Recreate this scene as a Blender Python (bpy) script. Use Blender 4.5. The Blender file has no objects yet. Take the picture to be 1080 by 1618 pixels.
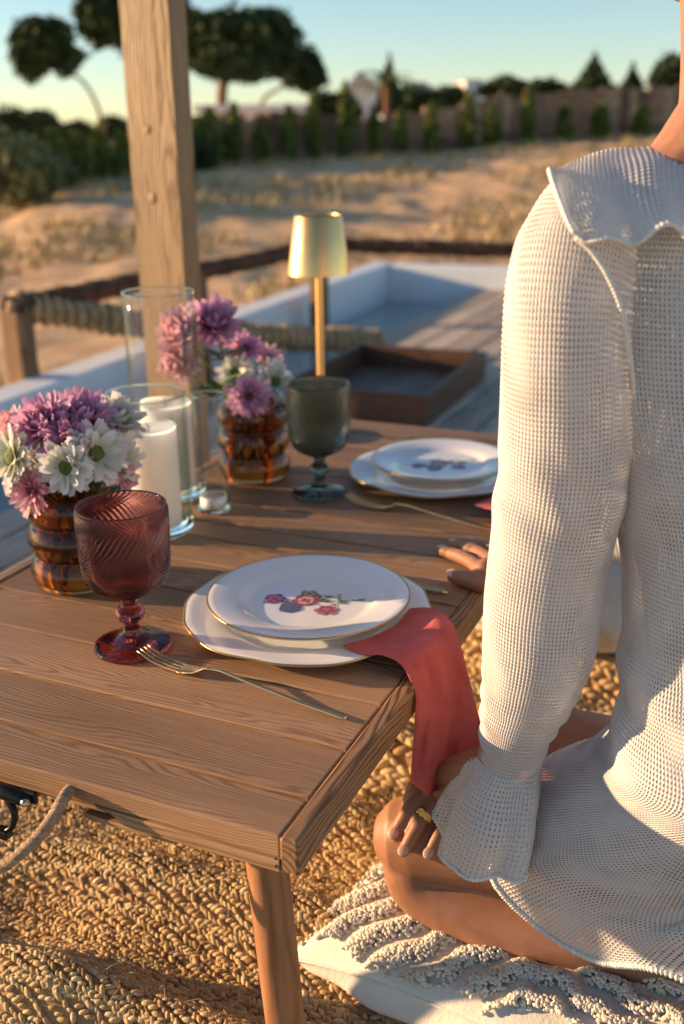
import bpy, math, random
import numpy as np
from mathutils import Vector, Matrix
R = math.radians
random.seed(7); rng = np.random.default_rng(11)
sc = bpy.context.scene
C = sc.collection

# ------------------------------------------------------------ camera, sky, sun
CAM_H = 0.878; PITCH = R(20.03); ROLL = R(-0.604); FPX = 1648.6
cam_d = bpy.data.cameras.new('camera'); cam = bpy.data.objects.new('camera', cam_d); C.objects.link(cam)
cam_d.sensor_fit = 'VERTICAL'; cam_d.sensor_height = 36.0; cam_d.lens = 36.0 * FPX / 1618.0
cam_d.clip_start = 0.05; cam_d.clip_end = 3000
up0 = Vector((0, math.sin(PITCH), math.cos(PITCH))); fw = Vector((0, math.cos(PITCH), -math.sin(PITCH))); rt0 = Vector((1, 0, 0))
rt = rt0 * math.cos(ROLL) + up0 * math.sin(ROLL); up = -rt0 * math.sin(ROLL) + up0 * math.cos(ROLL)
M = Matrix((rt, up, -fw)).transposed().to_4x4(); M.translation = (0, 0, CAM_H); cam.matrix_world = M
cam_d.dof.use_dof = True; cam_d.dof.focus_distance = 0.98; cam_d.dof.aperture_fstop = 4.0
sc.camera = cam
SUN_EL = 10.5; SUN_DIR = Vector((-0.98, 0.19, 0)).normalized()      # towards the sun, on the ground plane
to_sun = Vector((SUN_DIR.x * math.cos(R(SUN_EL)), SUN_DIR.y * math.cos(R(SUN_EL)), math.sin(R(SUN_EL))))
world = bpy.data.worlds.new('World'); sc.world = world; world.use_nodes = True
wn = world.node_tree.nodes; wl = world.node_tree.links
sky = wn.new('ShaderNodeTexSky'); sky.sky_type = 'NISHITA'; sky.sun_disc = False
sky.sun_elevation = R(SUN_EL); sky.sun_rotation = math.atan2(to_sun.x, to_sun.y)
sky.air_density = 0.9; sky.dust_density = 0.1; sky.ozone_density = 1.8
bg = wn['Background']; bg.inputs['Strength'].default_value = 0.092
wl.new(sky.outputs[0], bg.inputs['Color'])
sun_d = bpy.data.lights.new('sun', 'SUN'); sun_d.energy = 5.0; sun_d.angle = R(0.6); sun_d.color = (1.0, 0.67, 0.37)
sun = bpy.data.objects.new('sun', sun_d); C.objects.link(sun); sun.rotation_euler = to_sun.to_track_quat('Z', 'Y').to_euler()
sc.view_settings.view_transform = 'Standard'; sc.view_settings.look = 'None'
sc.view_settings.exposure = 1.1; sc.view_settings.gamma = 1.0; sc.view_settings.use_curve_mapping = False

# ------------------------------------------------------------ helpers
def ray(u, v):
    x = (u - 540) / FPX; y = -(v - 809) / FPX
    c, s = math.cos(ROLL), math.sin(ROLL); x, y = c * x - s * y, s * x + c * y
    return Vector((x, math.cos(PITCH) + y * math.sin(PITCH), -math.sin(PITCH) + y * math.cos(PITCH)))
def PZ(u, v, z):                      # point of the place seen at (u, v), at height z
    r = ray(u, v); t = (z - CAM_H) / r.z; return Vector((r.x * t, r.y * t, z))
def PY(u, v, y):                      # same, at distance y
    r = ray(u, v); t = y / r.y; return Vector((r.x * t, y, CAM_H + r.z * t))
T = 0.36                              # table top height
PHI = R(23.86)
def tbl(x, y, z=T):                   # table-local to world
    c, s = math.cos(PHI), math.sin(PHI)
    return Vector((-0.037 + x * c + y * s, 0.672 - x * s + y * c, z))

def tag(o, label=None, cat=None, group=None, kind=None):
    if label: o['label'] = label
    if cat: o['category'] = cat
    if group: o['group'] = group
    if kind: o['kind'] = kind
    return o
def empty(name, loc=(0, 0, 0), rz=0.0, label=None, cat=None, group=None):
    o = bpy.data.objects.new(name, None); C.objects.link(o); o.empty_display_size = 0.02
    o.location = loc; o.rotation_euler = (0, 0, rz)
    return tag(o, label, cat, group)
def mesh(V, F, smooth=True, uv=None):
    V = np.asarray(V, dtype=np.float32); me = bpy.data.meshes.new('mesh')
    if isinstance(F, np.ndarray):
        n, k = F.shape
        me.vertices.add(len(V)); me.vertices.foreach_set('co', V.ravel())
        me.loops.add(n * k); me.loops.foreach_set('vertex_index', F.ravel().astype(np.int32))
        me.polygons.add(n); me.polygons.foreach_set('loop_start', np.arange(0, n * k, k, dtype=np.int32))
        me.polygons.foreach_set('loop_total', np.full(n, k, dtype=np.int32))
        me.update(calc_edges=True)
        if uv is not None:
            l = me.uv_layers.new(name='UVMap'); l.data.foreach_set('uv', np.asarray(uv, dtype=np.float32).ravel())
    else:
        me.from_pydata([tuple(map(float, v)) for v in V], [], [tuple(f) for f in F])
    me.polygons.foreach_set('use_smooth', np.full(len(me.polygons), smooth, dtype=bool))
    me.update(); return me
def obj(name, me, m, parent=None, loc=None, rot=None, kind=None):
    o = bpy.data.objects.new(name, me); C.objects.link(o)
    if m is not None and len(me.materials) == 0: me.materials.append(m)
    if parent is not None: o.parent = parent
    if loc is not None: o.location = loc
    if rot is not None: o.rotation_euler = rot
    if kind: o['kind'] = kind
    return o
def join(parts):                      # [(V, F list)] -> one V, F
    V = []; F = []; n = 0
    for v, f in parts:
        V.extend([tuple(p) for p in v]); F.extend([tuple(i + n for i in q) for q in f]); n += len(v)
    return V, F
def box(x0, x1, y0, y1, z0, z1, b=0.0):
    if b <= 0:
        V = [(x, y, z) for z in (z0, z1) for y in (y0, y1) for x in (x0, x1)]
        F = [(0, 2, 3, 1), (4, 5, 7, 6), (0, 1, 5, 4), (2, 6, 7, 3), (0, 4, 6, 2), (1, 3, 7, 5)]
        return V, F
    L = [(z0, b), (z0 + b, 0), (z1 - b, 0), (z1 - b * .3, b * .3), (z1, b)]; V = []; F = []
    for z, i in L:
        c = b * .7 if i < b else b * .4
        V += [(x0 + i + c, y0 + i, z), (x1 - i - c, y0 + i, z), (x1 - i, y0 + i + c, z), (x1 - i, y1 - i - c, z),
              (x1 - i - c, y1 - i, z), (x0 + i + c, y1 - i, z), (x0 + i, y1 - i - c, z), (x0 + i, y0 + i + c, z)]
    for k in range(len(L) - 1):
        for j in range(8): F.append((k * 8 + j, k * 8 + (j + 1) % 8, k * 8 + 8 + (j + 1) % 8, k * 8 + 8 + j))
    F.append(tuple(reversed(range(8)))); F.append(tuple(range(len(V) - 8, len(V))))
    return V, F
def lathe(prof, n=48, cap=True):      # prof [(r, z)]; smooth closed of revolution
    V = []; F = []
    for r, z in prof:
        for k in range(n): a = 2 * math.pi * k / n; V.append((r * math.cos(a), r * math.sin(a), z))
    for i in range(len(prof) - 1):
        for k in range(n): F.append((i * n + k, i * n + (k + 1) % n, (i + 1) * n + (k + 1) % n, (i + 1) * n + k))
    if cap:
        F.append(tuple(reversed(range(n)))); F.append(tuple(range(len(V) - n, len(V))))
    return V, F
def cr(P, n, closed=False):           # Catmull-Rom resample along axis 0
    P = np.asarray(P, float); k = len(P)
    if closed: Q = np.concatenate([P[-1:], P, P[:2]]); seg = k; t = np.arange(n) / n * seg
    else: Q = np.concatenate([2 * P[:1] - P[1:2], P, 2 * P[-1:] - P[-2:-1]]); seg = k - 1; t = np.linspace(0, seg, n)
    i = np.minimum(t.astype(int), seg - 1); f = (t - i).reshape((-1,) + (1,) * (P.ndim - 1))
    a, b, c, d = Q[i], Q[i + 1], Q[i + 2], Q[i + 3]
    return .5 * (2 * b + (c - a) * f + (2 * a - 5 * b + 4 * c - d) * f ** 2 + (3 * b - a - 3 * c + d) * f ** 3)
def frames(P):
    P = np.asarray(P, float); t = np.gradient(P, axis=0); t /= np.linalg.norm(t, axis=1)[:, None] + 1e-12
    up_ = np.array([0, 0, 1.0]) if abs(t[0][2]) < .8 else np.array([0, 1.0, 0])
    n = np.cross(t[0], up_); n /= np.linalg.norm(n); N = [n]
    for i in range(1, len(P)):
        n = n - t[i] * np.dot(n, t[i]); n = n / np.linalg.norm(n); N.append(n)
    N = np.array(N); return t, N, np.cross(t, N)
def tube(P, rad, n=12, m=None, flat=1.0, ref=None):   # closed round-ended tube; rad scalar or list
    P = np.asarray([tuple(p) for p in P], float); rad = np.broadcast_to(np.asarray(rad, float), (len(P),)).copy()
    if m: PR = cr(np.concatenate([P, rad[:, None]], 1), m); P, rad = PR[:, :3], np.maximum(PR[:, 3], 1e-5)
    t, N, B = frames(P)
    if ref is not None:
        ref = np.asarray(ref, float); N = ref[None] - t * (t @ ref)[:, None]; N /= np.linalg.norm(N, axis=1)[:, None]; B = np.cross(t, N)
    rings = []; h = [(-1, .05), (-.87, .5), (-.5, .87)]
    for o_, s in h: rings.append((P[0] + t[0] * o_ * rad[0] * 1, rad[0] * s, N[0], B[0]))
    for i in range(len(P)): rings.append((P[i], rad[i], N[i], B[i]))
    for o_, s in reversed(h): rings.append((P[-1] - t[-1] * o_ * rad[-1], rad[-1] * s, N[-1], B[-1]))
    V = []; F = []
    for c, r, a, b in rings:
        for k in range(n):
            g = 2 * math.pi * k / n; V.append(tuple(c + a * r * math.cos(g) + b * r * flat * math.sin(g)))
    for i in range(len(rings) - 1):
        for k in range(n): F.append((i * n + k, i * n + (k + 1) % n, (i + 1) * n + (k + 1) % n, (i + 1) * n + k))
    F.append(tuple(reversed(range(n)))); F.append(tuple(range(len(V) - n, len(V))))
    return V, F
def ellipsoid(c, r, rot=None, n=16, m=10):
    V = []; F = []; rot = rot or Matrix.Identity(3); c = Vector(c)
    for i in range(m + 1):
        p = math.pi * i / m
        p = min(max(p, .02), math.pi - .02)
        for k in range(n):
            a = 2 * math.pi * k / n
            V.append(tuple(c + rot @ Vector((r[0] * math.sin(p) * math.cos(a), r[1] * math.sin(p) * math.sin(a), -r[2] * math.cos(p)))))
    for i in range(m):
        for k in range(n): F.append((i * n + k, i * n + (k + 1) % n, (i + 1) * n + (k + 1) % n, (i + 1) * n + k))
    F.append(tuple(reversed(range(n)))); F.append(tuple(range(len(V) - n, len(V))))
    return V, F
def gridf(nu, nv, closed):            # faces and uv index of a grid [nv rows, nu columns]
    cu = nu if closed else nu - 1
    j, i = np.meshgrid(np.arange(nv - 1), np.arange(cu), indexing='ij')
    i2 = (i + 1) % nu
    F = np.stack([j * nu + i, j * nu + i2, (j + 1) * nu + i2, (j + 1) * nu + i], -1).reshape(-1, 4)
    I = np.stack([np.stack([i, j], -1), np.stack([i + 1, j], -1), np.stack([i + 1, j + 1], -1), np.stack([i, j + 1], -1)], 2).reshape(-1, 2)
    return F, I
def vnoise(P, s, seed=0):             # cheap smooth pseudo-noise from sines, -1..1
    r = np.random.default_rng(seed); P = np.asarray(P, float); out = 0
    for k in range(6):
        d = r.normal(size=P.shape[-1]); d /= np.linalg.norm(d); out = out + np.sin((P @ d) * s * r.uniform(.6, 1.9) + r.uniform(0, 6.28))
    return out / 3.2

# ------------------------------------------------------------ materials
def newmat(name):
    m = bpy.data.materials.new(name); m.use_nodes = True; nt = m.node_tree
    return m, nt, nt.nodes, nt.links, nt.nodes['Principled BSDF']
def N(nt, t, **k):
    n = nt.nodes.new(t)
    for a, v in k.items():
        if a.startswith('i_'):
            key = a[2:]; key = int(key) if key.isdigit() else key.replace('_', ' ')
            n.inputs[key].default_value = v
        else: setattr(n, a, v)
    return n
def ramp(nt, fac, stops):
    r = nt.nodes.new('ShaderNodeValToRGB'); e = r.color_ramp.elements
    while len(e) < len(stops): e.new(.5)
    for el, (p, c) in zip(e, stops): el.position = p; el.color = (*c, 1)
    nt.links.new(fac, r.inputs[0]); return r.outputs[0]
def mixc(nt, fac, a, b, mode='MIX'):
    m = nt.nodes.new('ShaderNodeMix'); m.data_type = 'RGBA'; m.blend_type = mode
    for s, v in ((0, fac), (6, a), (7, b)):
        if hasattr(v, 'is_output'): nt.links.new(v, m.inputs[s])
        elif isinstance(v, tuple): m.inputs[s].default_value = (*v, 1)
        else: m.inputs[s].default_value = v
    return m.outputs[2]
def math_(nt, op, a, b=None, c=None):
    m = nt.nodes.new('ShaderNodeMath'); m.operation = op
    for i, v in enumerate((a, b, c)):
        if v is None: continue
        if hasattr(v, 'is_output'): nt.links.new(v, m.inputs[i])
        else: m.inputs[i].default_value = v
    return m.outputs[0]
def bump(nt, p, h, strength=.3, dist=.002):
    b = N(nt, 'ShaderNodeBump'); b.inputs['Strength'].default_value = strength; b.inputs['Distance'].default_value = dist
    nt.links.new(h, b.inputs['Height']); nt.links.new(b.outputs[0], p.inputs['Normal']); return b
def coords(nt, kind='Object', scale=(1, 1, 1), rot=(0, 0, 0), rnd=True):
    tc = N(nt, 'ShaderNodeTexCoord'); mp = N(nt, 'ShaderNodeMapping')
    mp.inputs['Scale'].default_value = scale; mp.inputs['Rotation'].default_value = rot
    src = tc.outputs[kind]
    if rnd:
        oi = N(nt, 'ShaderNodeObjectInfo'); vm = N(nt, 'ShaderNodeVectorMath', operation='MULTIPLY_ADD')
        vm.inputs[1].default_value = (3.1, 2.3, 1.7)
        cx = N(nt, 'ShaderNodeCombineXYZ')
        for i in range(3): nt.links.new(oi.outputs['Random'], cx.inputs[i])
        nt.links.new(cx.outputs[0], vm.inputs[0]); nt.links.new(src, vm.inputs[2]); src = vm.outputs[0]
    nt.links.new(src, mp.inputs['Vector']); return mp.outputs[0]
def simple(name, col, rough=.5, metal=0, var=.12, scale=20, bumpk=0, bscale=200, **kw):
    m, nt, ns, ls, p = newmat(name); co = coords(nt)
    nz = N(nt, 'ShaderNodeTexNoise', i_Scale=float(scale), i_Detail=6.0); ls.new(co, nz.inputs['Vector'])
    a = tuple(c * (1 - var) for c in col); b = tuple(min(1, c * (1 + var)) for c in col)
    ls.new(ramp(nt, nz.outputs[0], [(.3, a), (.7, b)]), p.inputs['Base Color'])
    p.inputs['Roughness'].default_value = rough; p.inputs['Metallic'].default_value = metal
    if bumpk:
        n2 = N(nt, 'ShaderNodeTexNoise', i_Scale=float(bscale), i_Detail=4.0); ls.new(co, n2.inputs['Vector']); bump(nt, p, n2.outputs[0], bumpk)
    for k, v in kw.items(): p.inputs[k.replace('_', ' ')].default_value = v
    return m
def wood(name, light, dark, axis='x', ring=55, rough=.55, tilt=.035, streak=1.0, bmp=.35, knots=False, dist=.001):
    m, nt, ns, ls, p = newmat(name)
    order = {'x': (0, 0, 0), 'y': (0, 0, R(90)), 'z': (0, R(90), 0)}[axis]
    tc0 = N(nt, 'ShaderNodeTexCoord'); mr = N(nt, 'ShaderNodeMapping'); mr.inputs['Rotation'].default_value = order
    ls.new(tc0.outputs['Object'], mr.inputs['Vector']); oi0 = N(nt, 'ShaderNodeObjectInfo'); rn = oi0.outputs['Random']
    cx0 = N(nt, 'ShaderNodeCombineXYZ')
    ls.new(math_(nt, 'MULTIPLY', rn, 5.0), cx0.inputs[0])
    ls.new(math_(nt, 'MULTIPLY', math_(nt, 'SUBTRACT', math_(nt, 'FRACT', math_(nt, 'MULTIPLY', rn, 7.13)), .5), .16), cx0.inputs[1])
    ls.new(math_(nt, 'ADD', math_(nt, 'MULTIPLY', math_(nt, 'FRACT', math_(nt, 'MULTIPLY', rn, 3.71)), .07), .015), cx0.inputs[2])
    va = N(nt, 'ShaderNodeVectorMath', operation='ADD'); ls.new(mr.outputs[0], va.inputs[0]); ls.new(cx0.outputs[0], va.inputs[1]); co = va.outputs[0]
    # growth rings round the board's length, slightly out of line so they run into cathedral figures
    mp = N(nt, 'ShaderNodeMapping'); mp.inputs['Rotation'].default_value = (0, tilt, tilt * .6); mp.inputs['Scale'].default_value = (.5, 1, 1.25)
    ls.new(co, mp.inputs['Vector'])
    nz = N(nt, 'ShaderNodeTexNoise', i_Scale=5.0, i_Detail=3.0); mp2 = N(nt, 'ShaderNodeMapping'); mp2.inputs['Scale'].default_value = (.6, 3, 3)
    ls.new(co, mp2.inputs['Vector']); ls.new(mp2.outputs[0], nz.inputs['Vector'])
    add = N(nt, 'ShaderNodeVectorMath', operation='MULTIPLY_ADD'); add.inputs[1].default_value = (0, .05, .05)
    ls.new(nz.outputs['Color'], add.inputs[0]); ls.new(mp.outputs[0], add.inputs[2])
    wv = N(nt, 'ShaderNodeTexWave', wave_type='RINGS', rings_direction='X', i_Scale=float(ring), i_Distortion=.5, i_Detail=2.0)
    wv.inputs['Detail Scale'].default_value = .6
    ls.new(add.outputs[0], wv.inputs['Vector'])
    mp3 = N(nt, 'ShaderNodeMapping'); mp3.inputs['Scale'].default_value = (9, 260, 260); ls.new(co, mp3.inputs['Vector'])
    fib = N(nt, 'ShaderNodeTexNoise', i_Scale=1.0, i_Detail=5.0, i_Roughness=.6); ls.new(mp3.outputs[0], fib.inputs['Vector'])
    big = N(nt, 'ShaderNodeTexNoise', i_Scale=3.5, i_Detail=5.0, i_Roughness=.65); ls.new(mp2.outputs[0], big.inputs['Vector'])
    g = math_(nt, 'POWER', wv.outputs['Fac'], 2.2)
    f = math_(nt, 'ADD', math_(nt, 'MULTIPLY', g, .52 * streak), math_(nt, 'MULTIPLY', fib.outputs[0], .55))
    mid = tuple((a + b) / 2 for a, b in zip(light, dark))
    col = ramp(nt, f, [(.12, light), (.45, mid), (.85, dark)])
    oi = N(nt, 'ShaderNodeObjectInfo'); tone = ramp(nt, big.outputs[0], [(.3, (.72, .7, .68)), (.7, (1.2, 1.18, 1.16))])
    col = mixc(nt, 1.0, col, tone, 'MULTIPLY')
    t2 = N(nt, 'ShaderNodeMapRange'); ls.new(oi.outputs['Random'], t2.inputs[0]); t2.inputs[3].default_value = .74; t2.inputs[4].default_value = 1.14
    cc = N(nt, 'ShaderNodeCombineColor')
    for i in range(3): ls.new(t2.outputs[0], cc.inputs[i])
    col = mixc(nt, 1.0, col, cc.outputs[0], 'MULTIPLY')
    if knots:
        mpk = N(nt, 'ShaderNodeMapping'); mpk.inputs['Scale'].default_value = (1.0, 2.4, 2.4); ls.new(co, mpk.inputs['Vector'])
        vo = N(nt, 'ShaderNodeTexVoronoi', i_Scale=4.0); ls.new(mpk.outputs[0], vo.inputs['Vector'])
        k = ramp(nt, vo.outputs['Distance'], [(.03, (.25, .17, .12)), (.08, (.6, .48, .36)), (.15, (1, 1, 1))])
        col = mixc(nt, 1.0, col, k, 'MULTIPLY')
    ls.new(col, p.inputs['Base Color'])
    rr = ramp(nt, fib.outputs[0], [(.2, (rough - .1,) * 3), (.8, (rough + .15,) * 3)]); ls.new(rr, p.inputs['Roughness'])
    p.inputs['Specular IOR Level'].default_value = .35
    h = math_(nt, 'SUBTRACT', math_(nt, 'MULTIPLY', fib.outputs[0], .6), math_(nt, 'MULTIPLY', g, .7))
    bump(nt, p, h, bmp, dist)
    return m
M_ = {}
M_['table'] = wood('table wood', (.45, .27, .15), (.19, .10, .053), 'x', 105, streak=.7)
M_['edge'] = wood('table edge wood', (.52, .31, .16), (.22, .11, .05), 'x', 80, streak=.8)
M_['edge_y'] = wood('table side wood', (.46, .26, .13), (.15, .07, .03), 'y', 70, streak=1.1)
M_['legwood'] = wood('turned leg wood', (.42, .2, .095), (.19, .075, .03), 'z', 26, streak=.6)
M_['post'] = wood('post wood', (.48, .325, .175), (.20, .12, .06), 'z', 40, knots=True, bmp=.5, dist=.002)
M_['deck'] = wood('weathered deck wood', (.72, .59, .47), (.40, .31, .24), 'y', 40, rough=.7, bmp=.5)
M_['tray'] = wood('dark tray wood', (.17, .085, .05), (.06, .03, .018), 'x', 40, rough=.45)
M_['frame'] = wood('rustic pole wood', (.3, .18, .1), (.1, .055, .03), 'z', 30, rough=.75)

def skin_mat():
    m, nt, ns, ls, p = newmat('tanned skin'); co = coords(nt, rnd=False)
    nz = N(nt, 'ShaderNodeTexNoise', i_Scale=9.0, i_Detail=6.0); ls.new(co, nz.inputs['Vector'])
    n3 = N(nt, 'ShaderNodeTexNoise', i_Scale=60.0, i_Detail=3.0); ls.new(co, n3.inputs['Vector'])
    c = ramp(nt, nz.outputs[0], [(.3, (.29, .130, .070)), (.7, (.39, .185, .108))])
    c = mixc(nt, 1.0, c, ramp(nt, n3.outputs[0], [(.35, (.9, .86, .85)), (.65, (1.05, 1.05, 1.05))]), 'MULTIPLY')
    ls.new(c, p.inputs['Base Color'])
    p.inputs['Roughness'].default_value = .5; p.inputs['Subsurface Weight'].default_value = .22
    p.inputs['Subsurface Radius'].default_value = (1, .35, .18); p.inputs['Subsurface Scale'].default_value = .008
    v = N(nt, 'ShaderNodeTexVoronoi', i_Scale=900.0); ls.new(co, v.inputs['Vector'])
    h = math_(nt, 'ADD', math_(nt, 'MULTIPLY', v.outputs['Distance'], .5), n3.outputs[0]); bump(nt, p, h, .25, .0006)
    return m
M_['skin'] = skin_mat()
M_['nail'] = simple('fingernail', (.64, .37, .28), .25, var=.03)
M_['hair'] = simple('dark blond hair', (.26, .15, .07), .45, var=.35, scale=60, bumpk=.5, bscale=90)

def knit_mat(name, hw=.19, hh=.31, col=(.78, .755, .74)):
    m, nt, ns, ls, p = newmat(name); uv = N(nt, 'ShaderNodeUVMap'); sep = N(nt, 'ShaderNodeSeparateXYZ'); ls.new(uv.outputs[0], sep.inputs[0])
    nz = N(nt, 'ShaderNodeTexNoise', i_Scale=.12, i_Detail=2.0); ls.new(uv.outputs[0], nz.inputs['Vector'])
    n2 = N(nt, 'ShaderNodeTexNoise', i_Scale=2.6, i_Detail=3.0); ls.new(uv.outputs[0], n2.inputs['Vector'])
    u = math_(nt, 'ADD', sep.outputs[0], math_(nt, 'MULTIPLY', n2.outputs[0], .14)); v = math_(nt, 'ADD', sep.outputs[1], math_(nt, 'MULTIPLY', n2.outputs[0], .14))
    fu = math_(nt, 'SUBTRACT', math_(nt, 'FRACT', u), .5); fv = math_(nt, 'SUBTRACT', math_(nt, 'FRACT', v), .5)
    ru = math_(nt, 'DIVIDE', fu, hw); rv = math_(nt, 'DIVIDE', fv, hh)
    r2 = math_(nt, 'ADD', math_(nt, 'MULTIPLY', ru, ru), math_(nt, 'MULTIPLY', rv, rv))
    thr = math_(nt, 'ADD', math_(nt, 'MULTIPLY', nz.outputs[0], 1.5), -.08)
    hole = math_(nt, 'LESS_THAN', r2, thr)
    # two-ply yarn twist and fuzz
    tw = math_(nt, 'SINE', math_(nt, 'MULTIPLY', math_(nt, 'ADD', math_(nt, 'MULTIPLY', u, 1.0), math_(nt, 'MULTIPLY', v, 3.0)), 6.283))
    fz = N(nt, 'ShaderNodeTexNoise', i_Scale=9.0, i_Detail=4.0); ls.new(uv.outputs[0], fz.inputs['Vector'])
    hgt = math_(nt, 'ADD', math_(nt, 'MINIMUM', math_(nt, 'MULTIPLY', r2, .35), 1.0), math_(nt, 'ADD', math_(nt, 'MULTIPLY', tw, .18), math_(nt, 'MULTIPLY', fz.outputs[0], .5)))
    bump(nt, p, hgt, .55, .0008)
    c = ramp(nt, n2.outputs[0], [(.3, tuple(x * .93 for x in col)), (.7, col)])
    ls.new(c, p.inputs['Base Color']); p.inputs['Roughness'].default_value = .85
    p.inputs['Sheen Weight'].default_value = .25; p.inputs['Specular IOR Level'].default_value = .2
    tr = N(nt, 'ShaderNodeBsdfTransparent'); tl = N(nt, 'ShaderNodeBsdfTranslucent'); ls.new(c, tl.inputs[0])
    ms0 = N(nt, 'ShaderNodeMixShader'); ms0.inputs[0].default_value = .22; ls.new(p.outputs[0], ms0.inputs[1]); ls.new(tl.outputs[0], ms0.inputs[2])
    ms = N(nt, 'ShaderNodeMixShader'); ls.new(hole, ms.inputs[0]); ls.new(ms0.outputs[0], ms.inputs[1]); ls.new(tr.outputs[0], ms.inputs[2])
    ls.new(ms.outputs[0], ns['Material Output'].inputs[0]); return m
M_['knit'] = knit_mat('white open knit')
M_['knit_tight'] = knit_mat('white close knit', .15, .22)
M_['knit_edge'] = simple('white knit trim yarn', (.76, .74, .71), .85, var=.05, bumpk=.6, bscale=500)

def glass(name, col, rough=0.0, density=None, ribs=False):
    m, nt, ns, ls, p = newmat(name); co = coords(nt)
    nz = N(nt, 'ShaderNodeTexNoise', i_Scale=25.0, i_Detail=2.0); ls.new(co, nz.inputs['Vector'])
    c = ramp(nt, nz.outputs[0], [(.3, tuple(x * .92 for x in col)), (.7, col)])
    ls.new(c, p.inputs['Base Color']); p.inputs['Transmission Weight'].default_value = 1.0
    p.inputs['Roughness'].default_value = rough; p.inputs['IOR'].default_value = 1.48
    bump(nt, p, nz.outputs[0], .06, .003); return m
def thin_glass(name, col=(.985, .99, .985), edge=(.74, .88, .84)):
    m, nt, ns, ls, p = newmat(name); lw = N(nt, 'ShaderNodeLayerWeight', i_Blend=.5)
    tr = N(nt, 'ShaderNodeBsdfTransparent'); c = mixc(nt, math_(nt, 'POWER', lw.outputs['Facing'], 3.0), col, edge); ls.new(c, tr.inputs[0])
    gl = N(nt, 'ShaderNodeBsdfGlossy', i_Roughness=.02); fr = N(nt, 'ShaderNodeMapRange')
    co = coords(nt); nz = N(nt, 'ShaderNodeTexNoise', i_Scale=14.0); ls.new(co, nz.inputs['Vector'])
    b = N(nt, 'ShaderNodeBump', i_Strength=.15, i_Distance=.004); ls.new(nz.outputs[0], b.inputs['Height']); ls.new(b.outputs[0], gl.inputs['Normal'])
    ls.new(math_(nt, 'POWER', lw.outputs['Facing'], 4.0), fr.inputs[0]); fr.inputs[3].default_value = .035; fr.inputs[4].default_value = .4
    ms = N(nt, 'ShaderNodeMixShader'); ls.new(fr.outputs[0], ms.inputs[0]); ls.new(tr.outputs[0], ms.inputs[1]); ls.new(gl.outputs[0], ms.inputs[2])
    ls.new(ms.outputs[0], ns['Material Output'].inputs[0]); ns.remove(p); return m
M_['clear'] = thin_glass('clear glass wall')
M_['clear_solid'] = glass('thick clear glass base', (.86, .97, .93))
M_['plum'] = glass('plum glass', (.60, .28, .30))
M_['smoke'] = glass('smoky grey green glass', (.34, .40, .34))
M_['amber'] = glass('amber glass', (.56, .25, .09))
M_['water_vase'] = glass('vase water', (.9, .93, .85))
M_['wax'] = simple('white candle wax', (.88, .85, .80), .45, var=.02, Subsurface_Weight=1.0, Subsurface_Scale=.05, Subsurface_Radius=(1, .85, .7))
M_['wick'] = simple('wick', (.2, .17, .14), .9)
M_['alu'] = simple('tealight cup', (.8, .78, .74), .4, .3, .05)
M_['porcelain'] = simple('glazed white porcelain', (.80, .79, .80), .12, var=.02, Coat_Weight=.3)
M_['gold'] = simple('brushed gold metal', (.92, .56, .22), .30, 1.0, .08, 40, .08, 300)
M_['champagne'] = simple('champagne gold steel', (.62, .46, .26), .32, 1.0, .08, 40)
M_['ringgold'] = simple('yellow gold', (1.0, .72, .25), .18, 1.0, .05, 300, .5, 900)
M_['gilt'] = simple('gilt line', (.55, .36, .12), .3, .9, .15)
M_['iron'] = simple('black iron', (.018, .018, .02), .35, .6, .2, 40, .2, 300)
M_['screw'] = simple('steel screw', (.5, .48, .45), .3, 1.0)
M_['lampbase'] = simple('lamp base metal', (.7, .54, .28), .3, 1.0, .08)

def cloth_mat(name, a, b, scale=700, sheen=.3):
    m, nt, ns, ls, p = newmat(name); co = coords(nt)
    nz = N(nt, 'ShaderNodeTexNoise', i_Scale=30.0, i_Detail=6.0); ls.new(co, nz.inputs['Vector'])
    ls.new(ramp(nt, nz.outputs[0], [(.3, a), (.7, b)]), p.inputs['Base Color']); p.inputs['Roughness'].default_value = .85
    p.inputs['Sheen Weight'].default_value = sheen; p.inputs['Sheen Tint'].default_value = (*b, 1)
    n2 = N(nt, 'ShaderNodeTexNoise', i_Scale=float(scale), i_Detail=2.0); ls.new(co, n2.inputs['Vector'])
    mp = N(nt, 'ShaderNodeMapping'); mp.inputs['Scale'].default_value = (1, 1, .2); ls.new(co, mp.inputs['Vector'])
    n3 = N(nt, 'ShaderNodeTexNoise', i_Scale=160.0, i_Detail=3.0); ls.new(mp.outputs[0], n3.inputs['Vector'])
    bump(nt, p, math_(nt, 'ADD', n2.outputs[0], math_(nt, 'MULTIPLY', n3.outputs[0], 1.4)), .5, .0009)
    return m
M_['coral'] = cloth_mat('coral crinkled cotton', (.46, .075, .07), (.58, .12, .105))
M_['cream'] = cloth_mat('cream slub cotton', (.70, .64, .55), (.78, .73, .65), 500, .1)
M_['tuft'] = simple('cream tufting yarn', (.70, .63, .53), .9, var=.15, scale=60, bumpk=.5, bscale=600)
M_['blanket'] = cloth_mat('cream wool throw', (.55, .48, .38), (.7, .64, .55), 300)

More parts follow.
